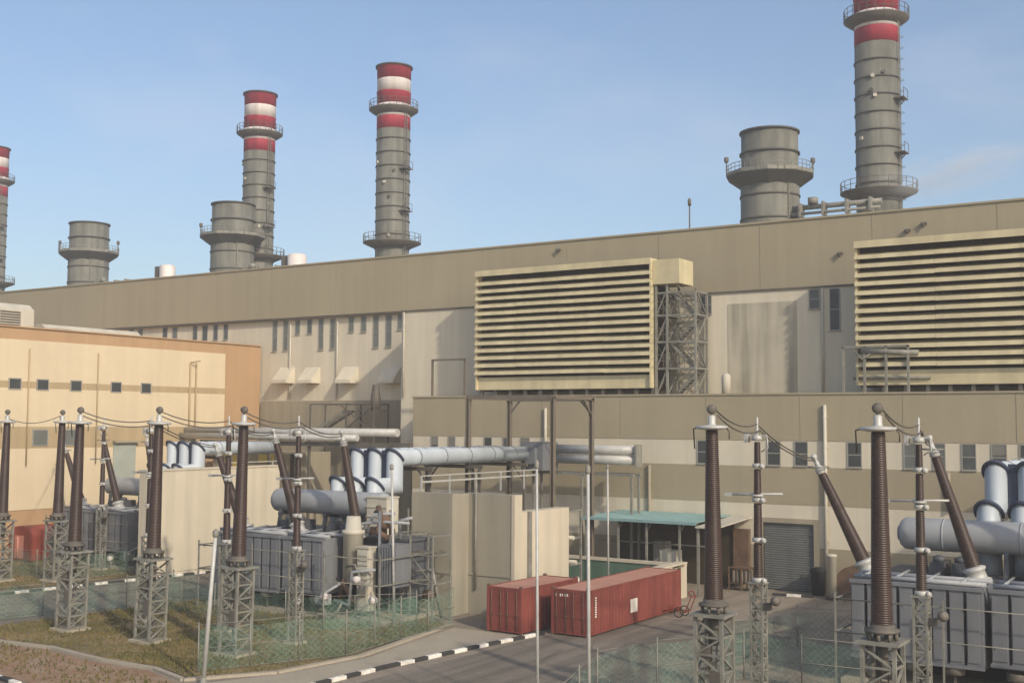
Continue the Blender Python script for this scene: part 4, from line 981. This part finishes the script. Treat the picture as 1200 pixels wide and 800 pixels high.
# ---------------------------------------------------------------- shipping containers
def make_container(label, x0, y0, L, rot=0.0, marks=True):
    W, H = 2.44, 2.6
    t = thing('shipping_container', label, 'container', (x0 + W / 2, y0 + L / 2, 0), 'red shipping containers'); t.rotation_euler.z = rot
    hw, hl = W / 2, L / 2
    mb = MB()
    for s in (-1, 1):            # corrugated sides
        y = -hl + .15; pts = []
        k = 0
        while y < hl - .15:
            pts.append((s * (hw - (.01 if (k // 2) % 2 == 0 else .05)), y)); y += .14 if k % 2 == 0 else .05; k += 1
        pts.append((s * (hw - .01), hl - .15)); n = len(pts)
        mb.add([(p[0], p[1], .2) for p in pts] + [(p[0], p[1], H - .12) for p in pts], [(i, i + 1, n + i + 1, n + i) for i in range(n - 1)])
    mb.box(-hw + .06, hw - .06, hl - .08, hl - .02, .2, H - .1)
    mb.build('side_panel', CONTR, t)
    mb = MB(); mb.box(-hw + .03, hw - .03, -hl + .02, hl - .02, H - .1, H - .04)
    y = -hl + .5
    while y < hl - .4: mb.box(-hw + .12, hw - .12, y, y + .22, H - .04, H - .015); y += .42
    mb.build('roof', CONTT, t)
    mb = MB()
    for sx in (-1, 1):
        for s2 in (-1, 1): mb.box(sx * hw, sx * (hw - .14), s2 * hl, s2 * (hl - .16), .1, H)
        mb.box(sx * hw, sx * (hw - .09), -hl + .16, hl - .16, .1, .22); mb.box(sx * hw, sx * (hw - .07), -hl + .16, hl - .16, H - .12, H - .0)
    for s2 in (-1, 1): mb.box(-hw + .14, hw - .14, s2 * hl, s2 * (hl - .1), .1, .22); mb.box(-hw + .14, hw - .14, s2 * hl, s2 * (hl - .1), H - .14, H)
    mb.build('frame', CONTR, t)
    for s in (-1, 1):
        mb = MB(); a, b = (0.01, hw - .15) if s > 0 else (-hw + .15, -.01); mb.box(a, b, -hl + .03, -hl + .08, .23, H - .15)
        for z in (.5, 1.0, 1.5, 2.0): mb.box(a + .06, b - .06, -hl + .01, -hl + .03, z, z + .3)
        d = mb.build('door', CONTR, t)
        mb = MB()
        for xx in (.22, .78): x = s * xx * (hw - .1); mb.tube((x, -hl - .02, .2), (x, -hl - .02, H - .14), .022, n=6); mb.box(x - .12, x + .12, -hl - .05, -hl - .0, 1.05, 1.1)
        mb.build('lock_rod', DIRTY, d)
    for sx in (-1, 1):
        for s2 in (-1, 1):
            for z in (.004, H - .005): mb = MB(); mb.box(sx * (hw + .005), sx * (hw - .17), s2 * (hl + .005), s2 * (hl - .17), z, z + .11); mb.build('corner_casting', DIRTY, t)
    if marks:
        mb = MB()
        for i, w in enumerate((.10, 0, .09, .05, .1, .09)):      # worn, unreadable white stencil on the door top
            if w: mb.box(-.95 + i * .15, -.95 + i * .15 + w, -hl + .005, -hl + .009, 2.18 + (i % 2) * .02, 2.34)
        mb.build('stencil', SIGNW, t)
        mb = MB(); mb.box(hw + .004, hw + .012, -hl + 5.1, -hl + 6.0, .75, 1.55); mb.build('sign_plate', SIGNW, t)
        mb = MB()
        for k in range(9): mb.box(hw + .001, hw + .006, -hl + .75, -hl + .95, 1.05 + k * .13, 1.13 + k * .13)
        mb.build('side_stencil', SIGNW, t)
    return t
make_container('long sunlit red shipping container with a white plate on its side', -35.3, 58.55, 12.2)
c2 = make_container('short red shipping container standing left of the long one, before the cream firewall', -38.75, 57.2, 6.06, math.radians(-2.0), marks=False)

# red trolley frame leaning at the far end of the long container
g0 = G(797, 722); t = thing('handcart', 'red tubular handcart at the far end of the long red container', 'handcart', (g0.x, g0.y, 0))
mb = MB()
for s in (-.35, .35): mb.path([(g0.x - .9, g0.y + s, .35), (g0.x + .5, g0.y + s, .35), (g0.x + .9, g0.y + s, 1.3), (g0.x + .7, g0.y + s, 1.6)], .035, 6)
for x, z in ((-.9, .35), (.5, .35), (.9, 1.3), (.7, 1.6)): mb.bar((g0.x + x, g0.y - .35, z), (g0.x + x, g0.y + .35, z), .05)
mb.build('frame', REDC, t, world=True)
for s in (-.42, .42):
    mb = MB(); mb.path([(g0.x + .1 + .3 * math.cos(a), g0.y + s, .32 + .3 * math.sin(a)) for a in [2 * PI * k / 16 for k in range(17)]], .035, 6); mb.build('wheel', BLACKM, t, world=True)

# ---------------------------------------------------------------- canopy, low enclosure and stores
t = thing('canopy', 'turquoise sheet roof canopy on grey posts against the annex wall', 'canopy', (-40, 80, 0))
mb = MB(); x0, x1 = -43.9, -34.6
n = 40
for i in range(n):
    xa_ = x0 + (x1 - x0) * i / n; xb_ = x0 + (x1 - x0) * (i + 1) / n; dz = .04 if i % 2 else 0
    mb.prism([(77.0, 5.0 + dz), (83.2, 5.15 + dz), (83.2, 5.21 + dz), (77.0, 5.06 + dz)], 0, xa_, xb_)
mb.box(x0, x1, 76.9, 76.98, 4.9, 5.1); mb.build('roof_sheet', TEAL, t, world=True)
for x in (x0 + .3, -40.9, -38.6, x1 - 1.4):
    mb = MB(); mb.bar((x, 77.3, 0.004), (x, 77.3, 4.97), .14); mb.bar((x, 77.3, 4.3), (x, 78.3, 4.98), .1); mb.build('post', STEEL, t, world=True)
mb = MB(); mb.box(x0, x1 + .3, 82.9, 83.2, .004, 5.0); mb.build('canopy_shade_sheet', DARKIN, t, world=True)  # dark sheet added to paint the shade under the canopy
mb = MB(); mb.bar((x0, 77.3, 4.95), (x1, 77.3, 4.95), .12); mb.bar((x0, 79.5, 3.2), (x1, 79.5, 3.2), .1); mb.build('rail', STEEL, t, world=True)
t = thing('awning', 'small pale sheet awning right of the turquoise canopy', 'canopy', (-33.6, 79, 0))
mb = MB(); mb.prism([(76.6, 4.75), (83.2, 5.1), (83.2, 5.2), (76.6, 4.85)], 0, -34.5, -32.9); mb.build('roof_sheet', CREAMC, t, world=True)
mb = MB(); mb.bar((-34.4, 76.9, .004), (-34.4, 76.9, 4.8), .16); mb.build('post', STEEL, t, world=True)
mb = MB(); mb.box(-34.2, -33.0, 82.7, 83.1, .6, 4.3); mb.build('wall_board', DIRTY, t, world=True)
t = thing('enclosure_wall', 'low green clad wall with cream coping behind the red containers', 'wall', (-42, 76, 0))
mb = MB(); mb.box(-49.0, -35.6, 76.0, 76.25, .004, 2.1); mb.build('panel', GREENP, t, world=True)
mb = MB(); mb.box(-49.0, -35.0, 75.92, 76.33, 2.1, 2.3); mb.box(-35.6, -35.0, 74.0, 76.3, .004, 2.1); mb.box(-35.7, -34.95, 71.5, 76.3, 2.3, 2.42); mb.box(-35.6, -35.0, 71.5, 74.0, .004, 2.3); mb.build('coping', CONC, t, world=True)
for i, (x, y, w, d, h, lab, m_) in enumerate(((-37.3, 78.6, 1.3, 1.0, 2.9, 'pinkish crate in the shade at the right end of the canopy', CREAMC), (-38.9, 80.5, 1.0, 1.0, 3.3, 'grey cabinet standing deep under the turquoise canopy', FRAMEM))):
    t = thing('storage_cabinet', lab, 'cabinet', (x, y, 0)); mb = MB(); mb.box(x - w / 2, x + w / 2, y - d / 2, y + d / 2, .1, h); mb.build('body', m_, t, world=True)
    mb = MB(); mb.box(x - w / 2 + .08, x - .02, y - d / 2 - .04, y - d / 2, .25, h - .15); mb.box(x + .02, x + w / 2 - .08, y - d / 2 - .04, y - d / 2, .25, h - .15); mb.build('door', m_, t, world=True)
# drums and cans between the firewall and the low wall
k = 0
for px, h, r, m_, lab in ((647, 1.0, .3, METALW, 'pale drum'), (663, .9, .32, CREAMC, 'cream drum'), (677, 1.0, .3, METALW, 'white drum'), (703, .8, .35, CREAMC, 'squat pale drum'), (722, .95, .3, METALW, 'grey white drum')):
    x = AY(px, 665, 74.5).x; places = ('nearest the cream firewall behind the containers', 'second from the firewall behind the containers', 'third from the firewall, left of the slim pole', 'behind the long container, just right of the slim pole', 'last of the drum row before the low green wall')
    mb = MB(); mb.lathe([(r * .95, .004), (r, .03), (r, h * .33), (r + .02, h * .35), (r, h * .37), (r, h * .66), (r + .02, h * .68), (r, h * .7), (r, h - .03), (r * .9, h)], (x, 74.5, 0), n=16)
    tag(mb.build('drum', m_, base=(x, 74.5, 0)), lab + ' ' + places[k], 'drum', 'pale drums before the low green wall'); k += 1
# steel access frame between the transformer and the stepped firewall
t = thing('scaffold', 'thin steel scaffold with handrails between the middle transformer and the stepped firewall', 'steel frame', (-45, 58.5, 0))
for x in (-46.2, -44.6, -42.9):
    for y in (57.4, 59.2):
        mb = MB(); mb.bar((x, y, .004), (x, y, 6.6 if x < -46 else 5.2), .09); mb.build('post', STEEL, t, world=True)
mb = MB()
for z in (2.3, 4.0, 5.15):
    for y in (57.4, 59.2): mb.bar((-46.2, y, z), (-42.9, y, z), .06)
    for x in (-46.2, -44.6, -42.9): mb.bar((x, 57.4, z), (x, 59.2, z), .06)
mb.bar((-46.2, 57.4, .3), (-44.6, 57.4, 2.3), .05); mb.bar((-44.6, 57.4, 4.0), (-42.9, 57.4, 2.3), .05); mb.build('rail', STEEL, t, world=True)
mb = MB(); mb.box(-46.1, -44.7, 57.5, 59.1, 4.03, 4.09); mb.build('grating', STEELD, t, world=True)
for k, (x, z) in enumerate(((-45.6, 3.1), (-43.6, 1.6))):
    mb = MB(); mb.lathe([(.1, -.35), (.3, -.3), (.3, .3), (.1, .35)], (x, 58.0, z), (1, 0, 0), 12); mb.build('valve_body', DIRTY, t, world=True)
mb = MB(); mb.path([(-46.6, 58, 1.0), (-45.6, 58, 1.2), (-44.8, 57.8, 2.9), (-43.2, 57.8, 3.1), (-43.1, 58.6, .2)], .1, 8); mb.build('pipe', STEEL, t, world=True)
# steel rack between firewall and gantry
t = thing('pipe_rack', 'grey steel rack of pipes right of the cream firewall', 'rack', (-42.3, 72, 0))
mb = MB()
for x in (-43.4, -41.6):
    for y in (70.5, 73): mb.bar((x, y, .004), (x, y, 6.0), .14)
for z in (2.2, 4.0, 5.9):
    for y in (70.5, 73): mb.bar((-43.4, y, z), (-41.6, y, z), .12)
    for x in (-43.4, -41.6): mb.bar((x, 70.5, z), (x, 73, z), .12)
mb.build('frame', STEEL, t, world=True)
mb = MB(); mb.tube((-43.2, 70.3, 4.2), (-40.6, 70.3, 4.2), .14, n=8); mb.path([(-43, 71, 5.9), (-42.5, 71, 4.6), (-42.9, 71.2, 3.4), (-42.2, 71, 2.2)], .13, 8); mb.tube((-43.2, 71, 2.5), (-40.8, 71, 2.5), .14, n=8); mb.build('pipe', CREAMC, t, world=True)

# ---------------------------------------------------------------- by the roller door
p = G(975, 702); t = thing('gate_pillar', 'pale round pillar right of the roller door with a pipe above', 'pillar', (p.x, p.y, 0))
mb = MB(); mb.lathe([(.34, .004), (.34, 2.9), (.38, 2.92), (.38, 3.05), (.1, 3.1)], (p.x, p.y, 0), n=14); mb.build('column', CREAMC, t, world=True)
mb = MB(); mb.lathe([(.42, .004), (.42, .35), (.36, .4)], (p.x, p.y, 0), n=14); mb.build('collar', STEELD, t, world=True)
p = G(959, 697); mb = MB(); mb.lathe([(.4, .004), (.45, .05), (.5, 1.6), (.55, 1.65), (.5, 1.8), (.2, 1.95)], (p.x, p.y, 0), n=14)
tag(mb.build('waste_bin', BLACKM, base=(p.x, p.y, 0)), 'dark bin standing between the roller door and the pale pillar', 'bin')
t = thing('parts_rack', 'low brown rack of stored parts against the annex wall left of the roller door', 'rack', (-34.4, 82, 0))
xa_ = AY(856, 670, 81.5).x; xb_ = AY(885, 670, 81.5).x
mb = MB()
for x in (xa_, (xa_ + xb_) / 2, xb_):
    for y in (81.2, 82.3): mb.bar((x, y, .004), (x, y, 1.7), .08)
for z in (.5, 1.6): mb.box(xa_, xb_, 81.2, 82.3, z, z + .06)
mb.build('frame', DIRTY, t, world=True)
for i in range(5): mb = MB(); x = xa_ + .3 + i * (xb_ - xa_ - .5) / 4.5; mb.lathe([(.14, 0), (.16, .1), (.12, .9)], (x, 81.4, .57), n=10); mb.build('part_roll', BROWNST, t, world=True)
p = AY(1000, 670, 81.5); t = thing('cable_reel', 'dark cable reel against the annex wall right of the pale pillar', 'reel', (p.x, 81.6, 0))
mb = MB()
for yy in (81.2, 82.2): mb.lathe([(1.15, 0), (1.15, .1)], (p.x, yy, 1.16), (0, 1, 0), 24)
mb.build('flange', DIRTY, t, world=True)
mb = MB(); mb.lathe([(.75, 0), (.75, .9)], (p.x, 81.3, 1.16), (0, 1, 0), 20); mb.build('coil', BLACKM, t, world=True)

# red cabin at the far left
p = AX(30, 646, -90.2); p.z = 0
t = thing('deluge_cabin', 'red cabin with a rounded top at the far left, before the tan building', 'cabin', (p.x, p.y, 0))
w = 1.5; prof = [(-w, .15), (w, .15), (w, 2.2)] + [(w * math.cos(a), 2.2 + .8 * math.sin(a)) for a in [PI * k / 12 for k in range(1, 12)]] + [(-w, 2.2)]
mb = MB(); mb.prism([(p.x + a, b) for a, b in prof], 1, p.y - .6, p.y + 2.6); mb.build('shell', REDC, t, world=True)
mb = MB(); mb.box(p.x - .6, p.x + .55, p.y - .66, p.y - .6, .3, 2.2); mb.tube((p.x - .1, p.y - .72, .3), (p.x - .1, p.y - .72, 2.1), .09, n=8); mb.build('door', mat('pinkish faded door', (.45, .2, .15), .7), t, world=True)

# ---------------------------------------------------------------- fences with green netting
def fence(label, pts, h=2.4, step=3.0, net=True, z0=.06):
    t = thing('netting_fence', label, 'fence', (pts[0][0], pts[0][1], 0))
    rail = MB(); nt = MB()
    for a, b in zip(pts[:-1], pts[1:]):
        a = Vector((a[0], a[1], 0)); b = Vector((b[0], b[1], 0)); L = (b - a).length; n = max(1, round(L / step))
        for i in range(n + (1 if (b.x, b.y) == tuple(pts[-1][:2]) else 0)):
            q = a.lerp(b, i / n); mb = MB(); mb.tube((q.x, q.y, .05), (q.x, q.y, h + .05), .036, n=8); mb.lathe([(.05, 0), (.055, .03), (.01, .08)], (q.x, q.y, h + .04), n=8); mb.build('post', STEEL, t, world=True)
        for z in (.12, h * .5, h - .03): rail.tube((a.x, a.y, z), (b.x, b.y, z), .016, n=6)
        d = (b - a).normalized(); nrm = Vector((-d.y, d.x, 0)) * .05
        m_ = max(2, int(L / .8))
        vs = []; fs = []
        for i in range(m_ + 1):
            q = a.lerp(b, i / m_) + nrm + nrm * random.uniform(-.5, .5)
            vs += [(q.x, q.y, z0), (q.x + random.uniform(-.03, .03), q.y, h - .05 - random.uniform(0, .3))]
        for i in range(m_): fs.append((2 * i, 2 * i + 2, 2 * i + 3, 2 * i + 1))
        nt.add(vs, fs)
    rail.build('rail', STEEL, t, world=True)
    if net: nt.build('netting', NET, t, world=True)
    return t
fence('green netting fence round the middle transformer yard, nearest its lawn edge', [(-43.7, 39.9), (-40.5, 46.9), (-41.0, 52), (-41.2, 57.3)], h=2.3)
fence('green netting fence along the side road left of the middle lawn', [(-61.8, 58.0), (-62.6, 51), (-64.8, 43.4), (-70.5, 41.5)], h=2.0)
fence('green netting fence across the middle yard just before the transformer', [(-61.0, 51.5), (-46.5, 51.8), (-43.0, 56)], h=2.0)
fence('green netting fence beyond the painted kerb before the farthest transformer', [(-98, 55.5), (-76.6, 56.6), (-75.6, 66)], h=2.1)
a = G(700, 762, 2.3); b = G(770, 749, 2.3); c = G(1000, 742, 2.3)
fence('green netting fence beside the road at the bottom right', [(-22.6, 38), (a.x, a.y), (b.x, b.y), (-21.5, 53.2), (-16, 53.4)], h=2.3)
fence('green netting fence running back from the road past the roller door', [(-23.4, 55.5), (-22.2, 62.5), (-18.2, 63.0)], h=2.2)

# ---------------------------------------------------------------- pale morning haze over the plant
mb = MB(); mb.box(-330, 90, -40, 260, -1.0, 80.0)
hz = mb.build('haze', None); hz.data.materials.clear()
HM = bpy.data.materials.new('pale dusty haze'); HM.use_nodes = True
hn = HM.node_tree.nodes; hn.remove(hn['Principled BSDF']); hv = hn.new('ShaderNodeVolumePrincipled')
hv.inputs['Color'].default_value = (.93, .93, .93, 1); hv.inputs['Density'].default_value = 0.0009; hv.inputs['Anisotropy'].default_value = 0.3
HM.node_tree.links.new(hv.outputs[0], hn['Material Output'].inputs['Volume']); hz.data.materials.append(HM)
hz['label'] = 'pale dusty haze filling the air over the whole plant'; hz['category'] = 'haze'; hz['kind'] = 'stuff'
SC.cycles.volume_bounces = 1
